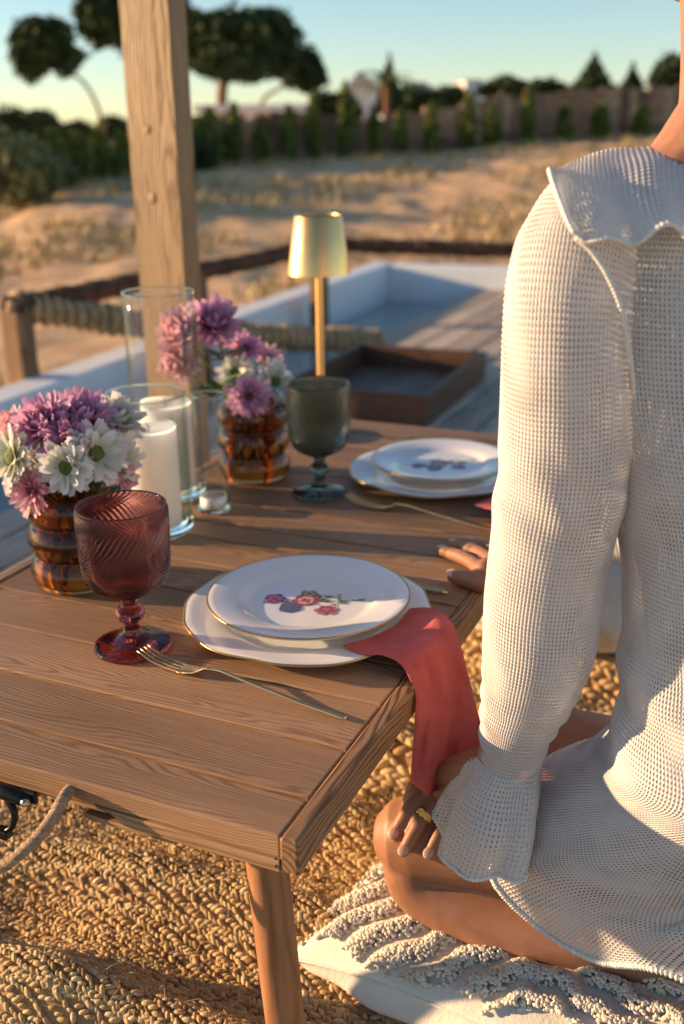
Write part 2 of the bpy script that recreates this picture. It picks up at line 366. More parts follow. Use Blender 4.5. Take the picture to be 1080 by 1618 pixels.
# ------------------------------------------------------------ terrain (sand field rising to the hedge line)
BU = [-400, 0, 110, 200, 300, 450, 560, 700, 860, 1060, 2100]; BV = [345, 330, 292, 281, 270, 256, 249, 241, 226, 214, 214]
BD = [13, 14.5, 16, 17.5, 19, 22, 24, 26, 28, 30, 34]
def hedge_pt(u, off=0.0):             # a point of the hedge's foot
    v = np.interp(u, BU, BV); d = np.interp(u, BU, BD); r = ray(u, v); k = d / r.y
    return Vector((r.x * (d + off) / r.y, d + off, CAM_H + r.z * k))
_hz = [(math.atan2(hedge_pt(u).x, hedge_pt(u).y), hedge_pt(u).y, hedge_pt(u).z) for u in BU]
_ha = [h[0] for h in _hz]; _hd = [h[1] for h in _hz]; _hh = [h[2] for h in _hz]
def terrain(x, y):
    x = np.asarray(x, float); y = np.asarray(y, float)
    a = np.arctan2(x, np.maximum(y, .01)); d = np.interp(a, _ha, _hd); h = np.interp(a, _ha, _hh)
    t = np.clip((y - 5.5) / (d - 5.5), 0, 1); s = t * t * (3 - 2 * t)
    z = -.30 + s * (h + .30)
    P = np.stack([x, y], -1)
    n = vnoise(P, 1.6, 3) * .022 + vnoise(P, 4.5, 4) * .016 + vnoise(P, 11, 5) * .009 + .018 * np.abs(vnoise(P, 2.6, 6))
    env = np.clip((y - 3.2) / 3, 0, 1) * np.clip((d + 2 - y) / 4, .15, 1)
    far = np.clip((y - d - 4) / 60, 0, 1)
    return z + n * env - far * 2.0 * (a < -.05) - far * .5
def sand_mat():
    m, nt, ns, ls, p = newmat('dry sandy soil'); co = coords(nt, rnd=False)
    n1 = N(nt, 'ShaderNodeTexNoise', i_Scale=.55, i_Detail=7.0, i_Roughness=.62); ls.new(co, n1.inputs['Vector'])
    n2 = N(nt, 'ShaderNodeTexNoise', i_Scale=3.2, i_Detail=8.0, i_Roughness=.7); ls.new(co, n2.inputs['Vector'])
    c = ramp(nt, n2.outputs[0], [(.28, (.40, .22, .11)), (.5, (.68, .42, .22)), (.72, (.84, .58, .34))])
    g = ramp(nt, n1.outputs[0], [(.52, (0, 0, 0)), (.66, (1, 1, 1))])
    c = mixc(nt, math_(nt, 'MULTIPLY', g, .35), c, (.22, .19, .07))
    ls.new(c, p.inputs['Base Color']); p.inputs['Roughness'].default_value = .95
    bump(nt, p, n2.outputs[0], .9, .06); return m
M_['sand'] = sand_mat()
def build_ground():
    ys = np.concatenate([np.linspace(-6, 3, 14), np.linspace(3.2, 34, 330), np.geomspace(34.5, 1500, 50)])
    xr = np.linspace(-1, 1, 300)
    Y = np.repeat(ys[:, None], len(xr), 1); X = np.sinh(xr * 2.2)[None, :] / math.sinh(2.2) * (8 + np.abs(ys)[:, None] * .95)
    Z = terrain(X, Y); F, I = gridf(len(xr), len(ys), False)
    obj('ground', mesh(np.stack([X, Y, Z], -1).reshape(-1, 3), F), M_['sand'], kind='structure')
build_ground()

# dry grass tufts on the sand: nobody could count them
def build_tufts():
    V = []; n = 3200
    y = rng.uniform(4.5, 29, n * 2); x = y * rng.uniform(-.42, .42, n * 2)
    k = (vnoise(np.stack([x, y], -1), 1.1, 9) > .12) & ((x * .922 - y * .387) < -2.75) | (y > 9.5)
    k &= (vnoise(np.stack([x, y], -1), 1.1, 9) > .0)
    x, y = x[k][:n], y[k][:n]; z = terrain(x, y)
    F = []; i = 0; Vs = []
    for a in range(5):
        th = rng.uniform(0, 6.28, len(x)); h = rng.uniform(.03, .13, len(x)) * (1 + y * .02); w = h * .10 + .004
        lx, ly = np.cos(th) * h * .7, np.sin(th) * h * .7
        b = np.stack([x + rng.normal(0, .04, len(x)), y + rng.normal(0, .04, len(x)), z - .01], -1)
        s = np.stack([-np.sin(th) * w, np.cos(th) * w, 0 * th], -1)
        t_ = b + np.stack([lx, ly, h], -1)
        Vs.append(np.stack([b - s, b + s, t_], 1).reshape(-1, 3))
    V = np.concatenate(Vs); F = np.arange(len(V)).reshape(-1, 3)
    tag(obj('dry_grass', mesh(V, F, False), simple('dry grass blades', (.44, .33, .15), .8, var=.4, scale=2)), 'tufts of dry grass scattered over the sandy field', 'grass', kind='stuff')
build_tufts()

# ------------------------------------------------------------ deck boards, pool, net frame
DA = Vector((math.sin(PHI), math.cos(PHI), 0)); DBv = Vector((math.cos(PHI), -math.sin(PHI), 0))   # along the table / to its right
O0 = Vector((-0.037, 0.672, 0))
def W(x, y, z=0.0): return O0 + DBv * x + DA * y + Vector((0, 0, z))
# pool edge in local x: measured off the deck edge
def lx(p): return (Vector((p[0], p[1], 0)) - O0).dot(DBv)
def ly(p): return (Vector((p[0], p[1], 0)) - O0).dot(DA)
EDGE = lx(PZ(575, 540, 0)); FARY0 = ly(PZ(800, 418, 0))
PA, PB = PZ(0, 637, .12), PZ(612, 418, .12)
pdv = (PB - PA).normalized(); PROT = -math.atan2(pdv.x, pdv.y)
FARY = (PB - PA).length
deck = empty('deck', O0, -PHI); tag(deck, kind='structure')
bw = .125; nb = int(4.2 / bw)
for k in range(nb):
    x0 = EDGE + .003 + k * bw
    if x0 > 3.0: break
    L0 = -1.6 + random.uniform(-.0, .0); cut = random.uniform(2.0, 4.6)
    for (a, b) in ((L0, cut), (cut + .004, FARY0 + .6)):
        ln = b - a
        V, F = box(-(bw - .012) / 2, (bw - .012) / 2, -ln / 2, ln / 2, -.028, 0, .003)
        o = obj('board', mesh(V, F, False), M_['deck'], deck, (x0 + bw / 2, (a + b) / 2, random.uniform(-.002, .001) - .002), (0, random.uniform(-.008, .008), 0))
V, F = box(EDGE + .02, EDGE + 4.3, -1.6, FARY0 + .6, -.20, -.06)
obj('deck_joists', mesh(V, F, False), M_['frame'], deck)

pool_w = simple('white painted pool concrete', (.74, .76, .79), .6, var=.05, scale=6, bumpk=.2, bscale=60)
def water_mat():
    m, nt, ns, ls, p = newmat('pool water'); co = coords(nt, rnd=False)
    p.inputs['Base Color'].default_value = (.36, .46, .46, 1); p.inputs['Roughness'].default_value = .03; p.inputs['IOR'].default_value = 1.33
    p.inputs['Transmission Weight'].default_value = .25
    n = N(nt, 'ShaderNodeTexNoise', i_Scale=7.0, i_Detail=3.0); ls.new(co, n.inputs['Vector']); bump(nt, p, n.outputs[0], .35, .02)
    return m
pool = empty('pool', (PA.x, PA.y, 0), PROT); tag(pool, kind='structure')
PY0 = -4.5
def pbox(name, *a, m=pool_w, b=.01):
    V, F = box(*a, b); return obj(name, mesh(V, F, False), m, pool)
pbox('pool_wall', -.14, 0, PY0, FARY + .14, -.60, .12)
pbox('pool_wall', .001, 2.4, FARY, FARY + .14, -.60, .118)
pbox('pool_wall', .78, .84, PY0, FARY - .001, -.6, -.065)
pbox('pool_floor', .002, .779, PY0, FARY, -.60, -.52)
V, F = box(.004, .776, PY0 + .01, FARY - .004, -.51, -.10)
tag(obj('water', mesh(V, F, False), water_mat(), None, (PA.x, PA.y, 0), (0, 0, PROT)), kind='structure')

# rope wrapped pole frame standing over the pool
fr = empty('rope_wrapped_frame', PZ(55, 640, 0), 0, 'weathered pole frame with rope wound rails standing over the narrow pool', 'frame')
def fpart(name, me, m, parent=fr):
    o = obj(name, me, m, parent)
    if parent is fr: o.matrix_parent_inverse = Matrix.Translation(-fr.location)
    return o
P1 = Vector((-1.06, 3.44, .335)); P5 = Vector((-.10, 5.12, .375)); P6 = Vector((1.25, 4.95, .335)); P2 = P1.lerp(P5, .50); P4 = Vector((.16, 4.45, .035))
P4b = Vector((1.25, 3.95, .3))
for p_, r_ in ((P1, .038), (P2, .034), (P5, .036), (P6, .036)):
    V, F = box(-r_, r_, -r_, r_, -p_.z - (.45 if p_ is not P6 else -.0), .0, .006)
    o = fpart('leg', mesh(V, F, False), M_['frame']); o.location = p_; o.rotation_euler = (0, 0, R(-28))
rope_l = simple('pale rope winding', (.40, .27, .14), .85, var=.35, scale=25, bumpk=.6, bscale=300)
rope_d = simple('dark rope winding', (.11, .05, .025), .8, var=.5, scale=20, bumpk=.6, bscale=300)
rope_o = simple('tan rope winding', (.42, .19, .075), .8, var=.35, scale=20, bumpk=.6, bscale=300)
def rail(a, b, r, m, pitch=.022, sag=0.0, core=True):
    L = (b - a).length; n = int(L / pitch); pts = [a.lerp(b, i / 12) + Vector((0, 0, -sag * math.sin(math.pi * i / 12))) for i in range(13)]
    V, F = tube(pts, r * .86, 10, 30)
    ro = fpart('rail', mesh(V, F), M_['frame'])
    # the winding: one continuous helix of cord
    k = n * 10; t = np.linspace(0, 1, k); Q = cr(np.array([tuple(p) for p in pts]), k); tt, NN, BB = frames(Q); ang = t * n * 2 * math.pi
    rr = r * (1 + .10 * np.sin(t * 37) + .06 * np.sin(t * 91))
    H = Q + NN * (np.cos(ang) * rr)[:, None] + BB * (np.sin(ang) * rr)[:, None]
    V, F = tube(H, pitch * .50, 6)
    fpart('rope_winding', mesh(V, F), m, ro)
rail(P1 + Vector((-.03, .02, .02)), P4, .036, rope_l, .040, .03)
rail(P1 + Vector((0, 0, .015)), P2, .026, rope_d, .03, .0); rail(P2, P5, .024, rope_d, .03, .01)
rail(P5, P6, .026, rope_d, .03, .0)
# ------------------------------------------------------------ wooden tray on the deck
tf, tr_ = PZ(680, 668, 0), PZ(458, 640, 0)
TRR = R(-22); FRc = PZ(674, 626, .10)
tray = empty('wooden_tray', (FRc.x, FRc.y, 0), TRR, 'empty dark wooden tray with raised sides standing on the grey deck', 'tray')
tx = (-.51, 0.0); ty = (0.0, .74)
def lt(o): return o
TH_ = .10
for nm, b_ in (('side_board', (tx[0], tx[1], ty[0], ty[0] + .022)), ('side_board', (tx[0], tx[1], ty[1] - .022, ty[1])),
               ('side_board', (tx[0], tx[0] + .022, ty[0] + .0225, ty[1] - .0225)), ('side_board', (tx[1] - .022, tx[1], ty[0] + .0225, ty[1] - .0225))):
    V, F = box(*b_, .002, TH_, .002); lt(obj(nm, mesh(V, F, False), M_['tray'], tray))
V, F = box(tx[0] + .0225, tx[1] - .0225, ty[0] + .0225, ty[1] - .0225, .006, .016, .001)
lt(obj('bottom_board', mesh(V, F, False), simple('grey stained tray bottom', (.15, .105, .08), .6, var=.45, scale=9), tray))

# ------------------------------------------------------------ the pergola post
pc = PY(268, 440, 2.30)
post = empty('pergola_post', (pc.x, pc.y, -.05), 0, 'tall square timber post with knots rising behind the glass candle holders', 'post')
pw = .0585
V, F = box(-.0635, .0635, -.028, .028, 0, 2.6, .004)
V = [(x + .0012 * math.sin(z * 3.1 + y * 9), y + .001 * math.sin(z * 4.7), z) for x, y, z in V]
obj('beam', mesh(V, F, False), M_['post'], post, rot=(0, 0, R(-30)))
for (px, py_, r_) in ((245, 205, .009), (253, 312, .012)):
    q = PY(px, py_, 2.30)
    V, F = ellipsoid((0, 0, 0), (r_, .004, r_ * 1.2), n=14, m=6)
    a = R(-30); n_ = Vector((math.sin(a), -math.cos(a), 0)); tt = Vector((math.cos(a), math.sin(a), 0))
    du = (q - pc).dot(tt); 
    o = obj('knot', mesh(V, F), simple('knot wood', (.22, .12, .05), .6, var=.4, scale=200), post, tt * min(max(du, -pw * .7), pw * .7) + n_ * .0265 + Vector((0, 0, q.z + .05)), (0, 0, a))

# ------------------------------------------------------------ the low table
TW, TL, TTH = .575, 1.185, .030
table = empty('low_folding_table', O0, -PHI, 'low wooden folding table of brown planks with rope handle and round legs', 'table')
def bowplank(x0, x1, y0, y1, z0, z1, b, seed):
    V, F = box(x0, x1, y0, y1, z0, z1, b); return V, F
ys_ = [0.0, .055, .134, .217] + [.217 + .0805 * k for k in range(1, 5)] + [.5935] + [.5935 + .0845 * k for k in range(1, 7)] + [TL]
for k in range(len(ys_) - 1):
    a, b = ys_[k] + .0021, ys_[k + 1] - .0021
    if abs(a - .5943) < .001: a += .001
    x0, x1 = (-TW + .0175, -.0175) if k else (-TW, -.0012)
    z0 = -.0205 if k else -TTH
    V, F = box(x0 if k else -TW + .0175, x1 if k else -.0175, -(b - a) / 2, (b - a) / 2, -.0205, 0, .0016)
    o = obj('plank', mesh(V, F, False), M_['table'], table, (0, (a + b) / 2, T - random.uniform(0, .0006)))
    # centre each plank on its own origin so that every board has its own grain
V, F = box(-TW + .018, -.018, .018, TL - .018, -.0265, -.0212); obj('under_panel', mesh(V, F, False), M_['tray'], table, (0, 0, T))  # dark sheet added below the planks so the gaps look dark
xs = [(-.0165, 0), (-TW, -TW + .0165)]
for (a, b) in xs:
    for (c, d) in ((.0, .5925), (.5945, TL)):
        V, F = box(-(b - a) / 2, (b - a) / 2, -(d - c) / 2, (d - c) / 2, -TTH - .004, 0.0004, .003)
        obj('side_rail', mesh(V, F, False), M_['edge_y'], table, ((a + b) / 2, (c + d) / 2, T))
# front and back rails; the front one has a hand hole cut in its lower edge
HX = lx(PZ(108, 1262, T - .012))
def front_rail(y0, y1):
    n = 60; V = []; F = []; xs_ = np.linspace(-TW + .0172, -.0172, n)
    for x in xs_:
        cut = .012 * max(0, 1 - ((x - HX) / .05) ** 4) if y0 < .1 else 0
        zb = -TTH - .004 + cut
        for (y, z) in ((y0 + .002, zb), (y0, zb + .002), (y0, -.0228), (y0 + .001, -.0209), (y1, -.0209), (y1, zb)): V.append((x, y, z))
    for i in range(n - 1):
        for j in range(6): F.append((i * 6 + j, i * 6 + (j + 1) % 6, i * 6 + 6 + (j + 1) % 6, i * 6 + 6 + j)[::-1])
    F.append(tuple(range(6))); F.append(tuple(reversed(range(6 * n - 6, 6 * n)))); return V, F
V, F = front_rail(-.0005, .017); obj('front_rail', mesh(V, F, False), M_['edge'], table, (0, 0, T))
V, F = front_rail(TL - .017, TL); obj('back_rail', mesh(V, F, False), M_['edge'], table, (0, 0, T))
for x in (-.0075, -.225, -.335, -.47):
    for z in (-.024, -.031) if x > -.1 else (-.026,):
        V, F = ellipsoid((0, 0, 0), (.0014, .0006, .0014), n=8, m=5)
        obj('nail_hole', mesh(V, F), M_['iron'], table, (x - .012, -.0006, T + z + (.004 if x > -.1 else 0)))
V, F = box(-.21, -.115, .004, .07, -TTH - .011, -TTH - .0045, .002)
obj('hinge_block', mesh(V, F, False), M_['edge'], table, (0, 0, T))
for (x, y, dx, dy) in ((-.066, .062, .030, -.012), (-TW + .06, .06, -.03, -.012), (-.06, TL - .06, .02, .02), (-TW + .06, TL - .06, -.02, .02)):
    z1 = T - TTH + .004
    V, F = tube([(x, y, z1), (x + dx * .5, y + dy * .5, z1 / 2), (x + dx, y + dy, .012)], [.0185, .0185, .0165], 20, 10)
    V2 = [(a - x, b - y, c) for a, b, c in V]
    obj('leg', mesh(V2, F), M_['legwood'], table, (x, y, 0))
# twisted rope handle
yh = PZ(102, 1262, T - .014).y
hp = [tbl(HX - .004, .014, T - .016), tbl(HX - .006, .002, T - .012), PY(100, 1262, yh - .004), PY(84, 1290, yh - .012), PY(60, 1322, yh - .020), PY(30, 1350, yh - .024), PY(0, 1370, yh - .02), PY(-60, 1392, yh - .01), PY(-130, 1380, yh + .01), PY(-180, 1300, yh + .04), tbl(HX - .14, .004, T - .02)]
hpos = np.array([tuple(p) for p in hp]); Q = cr(hpos, 400); tt, NN, BB = frames(Q); rope = None
for s_ in range(3):
    ang = np.linspace(0, 34 * 2 * math.pi / 3, 400) + s_ * 2.094
    H = Q + NN * (np.cos(ang) * .0026)[:, None] + BB * (np.sin(ang) * .0026)[:, None]
    V, F = tube(H, .0031, 7)
    Vl = [tuple(table_l) for table_l in V]
    o = obj('rope_strand', mesh(Vl, F), simple('jute rope strand', (.36, .24, .15), .9, var=.35, scale=60, bumpk=.8, bscale=700) if s_ == 0 else bpy.data.materials['jute rope strand'], table)
    o.matrix_parent_inverse = (Matrix.Translation(O0) @ Matrix.Rotation(-PHI, 4, 'Z')).inverted()
# black latch hanging at the front edge
lat = empty('latch', (0, 0, 0)); lat.parent = table; lat.location = (lx(PZ(26, 1246, T - .02)), -.004, T - .024)
V, F = box(-.05, .022, -.004, .001, -.007, .006, .002); obj('hasp_plate', mesh(V, F, False), M_['iron'], lat)
V, F = tube([(-.03, -.006, .0), (-.012, -.007, .002), (.012, -.005, -.002)], [.006, .007, .0065], 10, 10); obj('hasp_arm', mesh(V, F), M_['iron'], lat)
V, F = tube([(.014, -.0055, -.002), (.0141, -.0085, -.002)], .0042, 12); obj('screw', mesh(V, F), M_['screw'], lat)
V, F = tube([(-.008, -.006, -.003), (.001, -.009, -.016), (-.001, -.012, -.029), (-.008, -.014, -.035)], [.004, .0035, .003, .0025], 8, 14); obj('hook', mesh(V, F), M_['iron'], lat)
V, F = box(-.016, -.003, -.019, -.009, -.041, -.032, .001); obj('catch_block', mesh(V, F, False), M_['iron'], lat)

# ------------------------------------------------------------ glasses, vases, candles
def shell(out, th, zin=None, inner=None):    # closed profile of a vessel with wall thickness
    inn = [(max(r - th, .0005), z) for r, z in reversed(out) if z >= zin]
    return [(.0005, out[0][1])] + out + inn + [(.0005, zin)]
def ribbed(prof, n, ribs, amp, tw, zr, phase=0):      # lathe with twisting ribs between heights zr
    V = []; F = []; S = len(prof)
    for i, (r, z, outer) in enumerate(prof):
        for k in range(n):
            a = 2 * math.pi * k / n; w = 0
            if outer: w = amp * math.cos(ribs * (a + tw * (z - zr[0])) + phase) * min(1, max(0, (z - zr[0]) / .008)) * min(1, max(0, (zr[1] - z) / .003))
            V.append(((r + w) * math.cos(a), (r + w) * math.sin(a), z))
    for i in range(S - 1):
        for k in range(n): F.append((i * n + k, i * n + (k + 1) % n, (i + 1) * n + (k + 1) % n, (i + 1) * n + k))
    F.append(tuple(reversed(range(n)))); F.append(tuple(range(len(V) - n, len(V)))); return V, F
def goblet(p, m, label, h=.162, rb=.0465, name='goblet', ribs=46, tw=36, mf=None):
    g = empty(name, p, 0, label, 'goblet')
    foot = [(.0005, 0), (.036, 0), (.0405, .0015), (.0412, .004), (.039, .0062), (.028, .009), (.017, .013), (.0105, .019), (.0085, .026), (.0088, .031),
            (.0125, .034), (.0155, .0385), (.0158, .042), (.0135, .0465), (.0095, .049), (.0085, .052), (.0095, .0575), (.012, .0605), (.0005, .061)]
    fp = cr(np.array(foot), 60)
    fp[:, 0] = np.maximum(fp[:, 0], .0005)
    o = obj('foot', None, None, g) if False else None
    V, F = ribbed([(r, z, z < .03 and r > .012) for r, z in fp], 96, 28, .0003, 0, (-.01, .05)); obj('stem_and_foot', mesh(V, F), mf or m, g)
    z0 = .0612; pts = [(.006, z0), (.020, z0 + .003), (.034, z0 + .011), (.0425, z0 + .024), (.0455, z0 + .040), (.0462, z0 + .06), (.0468, z0 + .085), (rb, h)]
    o_ = cr(np.array(pts), 70); i_ = [(max(r - .0026, .0006), max(z, z0 + .005)) for r, z in o_[::-1]]
    prof = [(.0006, z0, False)] + [(r, z, True) for r, z in o_] + [(rb - .0008, h + .0008, False)] + [(r, z, False) for r, z in i_] + [(.0006, z0 + .005, False)]
    V, F = ribbed(prof, 368, ribs, .00145, tw, (z0 + .001, h - .002)); obj('bowl', mesh(V, F), m, g)
    return g
gp = PZ(210, 1022, T); goblet(gp, M_['plum'], 'plum red glass goblet with diagonal ribs standing in front of the nearer bouquet', mf=glass('deep plum glass', (.40, .09, .11)))
gp2 = PZ(505, 780, T); goblet(gp2, M_['smoke'], 'smoky grey green ribbed goblet standing in front of the gold lamp', h=.172, tw=4, mf=glass('dark smoky glass', (.12, .17, .15)))

def bubble_vase(p, label):
    g = empty('bubble_vase', p, 0, label, 'vase')
    pts = [(.0005, 0), (.045, 0), (.053, .004), (.0575, .014), (.0575, .024), (.053, .034), (.0495, .039), (.053, .045), (.0575, .055), (.0578, .064),
           (.054, .075), (.050, .080), (.053, .086), (.0575, .096), (.0575, .106), (.052, .117), (.044, .123), (.041, .128), (.043, .134), (.046, .138)]
    o_ = cr(np.array(pts), 110); o_[:, 0] = np.maximum(o_[:, 0], .0005)
    inn = [(max(r - .0035, .0005), max(z, .008)) for r, z in o_[::-1]]
    V, F = lathe([tuple(q) for q in o_] + [tuple(q) for q in inn] + [(.0005, .008)], 72); obj('glass_body', mesh(V, F), M_['amber'], g)
    w_ = [(max(r - .0040, .0005), min(max(z, .0085), .088)) for r, z in o_ if z < .09] + [(.0005, .0882)]
    V, F = lathe(w_, 48); obj('water', mesh(V, F), M_['water_vase'], g)
    return g
VP1 = PZ(122, 925, T); VP1 = Vector((VP1.x, VP1.y + .02, T)); bubble_vase(VP1, 'amber glass bubble vase behind the plum goblet at the left')
VP2 = PZ(403, 750, T); VP2 = Vector((VP2.x, VP2.y, T)); bubble_vase(VP2, 'amber glass bubble vase between the glass cylinders and the grey goblet')

def cylinder_vase(p, r, h, label, base=.012, cat='candle holder'):
    g = empty('glass_cylinder', p, 0, label, cat)
    V, F = lathe([(.0005, 0), (r - .003, 0), (r - .0008, .001), (r, .003), (r, base - .002), (r - .0005, base), (.0005, base)], 64); obj('thick_base', mesh(V, F), M_['clear_solid'], g)
    V, F = lathe([(r, base + .0004), (r, h * .5), (r, h - .001), (r - .0008, h), (r - .0022, h - .0002), (r - .0026, h - .002), (r - .0026, h * .5), (r - .0026, base + .0004)], 72, cap=False); obj('glass_wall', mesh(V, F), M_['clear'], g)
    ring = [(( r - .0012) * math.cos(a), (r - .0012) * math.sin(a), h) for a in np.linspace(0, 2 * math.pi, 73)]
    V, F = tube(ring, .0016, 8); obj('rim', mesh(V, F), M_['clear_solid'], g)
    return g
def candle(p, r, h, label, name='pillar_candle'):
    g = empty(name, p, random.uniform(0, 3), label, 'candle')
    pr = [(.0005, .0), (r - .002, 0), (r, .002), (r + .0004, h * .5), (r, h - .004), (r - .001, h - .0008), (r - .004, h), (r - .010, h - .0015), (r * .5, h - .0035), (.0005, h - .0045)]
    V, F = lathe([tuple(q) for q in np.maximum(cr(np.array(pr), 60), [.0005, 0])], 56)
    V = [(x * (1 + .006 * math.sin(3 * math.atan2(y, x) + z * 40)), y, z + (.0012 * math.sin(2 * math.atan2(y, x)) if z > h * .9 else 0)) for x, y, z in V]
    obj('wax', mesh(V, F), M_['wax'], g); V, F = tube([(0, 0, h - .008), (.001, 0, h), (.003, .001, h + .006)], .0009, 6); obj('wick', mesh(V, F), M_['wick'], g)
    return g
CV1 = Vector((-.262, 1.362, T)); cylinder_vase(CV1, .0545, .192, 'short wide clear glass cylinder with green tinted base holding a white candle')
candle(CV1 + Vector((.004, -.006, .0125)), .036, .135, 'white pillar candle inside the short wide glass cylinder')
CV2 = Vector((-.261, 1.515, T)); cylinder_vase(CV2, .052, .305, 'tallest clear glass cylinder behind the short one')
candle(CV2 + Vector((.0, .004, .0125)), .038, .128, 'white pillar candle inside the tallest glass cylinder')
CV3 = Vector((-.187, 1.437, T)); cylinder_vase(CV3, .0245, .172, 'slim clear glass tube with a tealight at its bottom', .006)
g = empty('tealight', CV3 + Vector((0, 0, .0065)), 0, 'small white tealight lying inside the slim glass tube', 'candle')
V, F = lathe([(.0005, 0), (.0188, 0), (.0192, .001), (.0192, .0165), (.0186, .0165), (.0186, .0145), (.0005, .0145)], 40); obj('cup', mesh(V, F), M_['alu'], g)
V, F = lathe([(.0005, .0147), (.0182, .0147), (.0182, .0163), (.010, .0158), (.0005, .0155)], 40); obj('wax', mesh(V, F), M_['wax'], g)
V, F = tube([(0, 0, .015), (.001, 0, .022)], .0008, 6); obj('wick', mesh(V, F), M_['wick'], g)

# gold cordless table lamp
LP = PZ(508, 687, T); lamp = empty('table_lamp', LP, 0, 'slim brushed gold table lamp with tapered metal shade behind the grey goblet', 'lamp')
V, F = lathe([(.0005, 0), (.050, 0), (.052, .002), (.052, .009), (.050, .011), (.006, .012), (.0005, .012)], 64); obj('base', mesh(V, F), M_['lampbase'], lamp)
V, F = box(-.0052, .0052, -.0052, .0052, .0125, .34, .001); obj('pole', mesh(V, F, False), M_['gold'], lamp, rot=(0, 0, .5))
hb = (PY(496, 432, LP.y).z - T); ht = (PY(494, 339, LP.y).z - T)
V, F = lathe([(.0545, hb), (.0405, ht - .002), (.0390, ht), (.0375, ht - .0005), (.0385, ht - .003), (.0530, hb + .0006)], 72, cap=False); obj('shade', mesh(V, F), M_['gold'], lamp)
V, F = lathe([(.0005, ht - .0055), (.0376, ht - .0055), (.0376, ht - .004), (.0005, ht - .004)], 48); obj('shade_top', mesh(V, F), M_['champagne'], lamp)

# ------------------------------------------------------------ plates
def scal(a, k=1.0):                    # the wavy baroque outline
    w = abs(math.sin(a * 3 + .4)); return 1 + k * (.016 * w ** .6 - .012 + .006 * math.cos(12 * a))
def plate(name, p, r, label, wavy, dep, rz=0.0, well=.62, th=.0035):
    g = empty(name, p, rz, label, 'plate'); n = 180
    prof = [(0, .006), (well * .9, .006), (well, .0068), (well + .05, .0105), (well + .10, dep * .72), (.80, dep * .84), (.93, dep * .97), (.985, dep), (1.0, dep - .0006),
            (.985, dep - th), (.80, dep * .84 - th), (well + .08, dep * .7 - th), (well * .98, .003), (well * .96, 0), (well * .90, 0), (well * .88, .0025), (0, .0025)]
    V = []; F = []
    for j, (q, z) in enumerate(prof):
        for k in range(n):
            a = 2 * math.pi * k / n; t = max(0, (q - well - .05) / (.95 - well)); s = (1 + (scal(a) - 1) * min(t, 1)) if wavy else 1 + .0015 * math.sin(2 * a) * t
            rr = max(q, .002) * r * s; V.append((rr * math.cos(a), rr * math.sin(a), z + (.0010 * math.cos(6 * a + .8) * min(t, 1) if wavy else 0)))
    for i in range(len(prof) - 1):
        for k in range(n): F.append((i * n + k, i * n + (k + 1) % n, (i + 1) * n + (k + 1) % n, (i + 1) * n + k))
    F.append(tuple(range(n))); F.append(tuple(reversed(range(len(V) - n, len(V)))))
    obj('dish', mesh(V, F), M_['porcelain'], g)
    ring = [(r * (scal(a) if wavy else 1 + .0015 * math.sin(2 * a)) * math.cos(a), r * (scal(a) if wavy else 1 + .0015 * math.sin(2 * a)) * math.sin(a), dep - .0007 + (.0010 * math.cos(6 * a + .8) if wavy else 0)) for a in np.linspace(0, 2 * math.pi, 181)]
    V, F = tube(ring, .00105, 6); obj('gilt_rim', mesh(V, F), M_['gilt'], g)
    return g
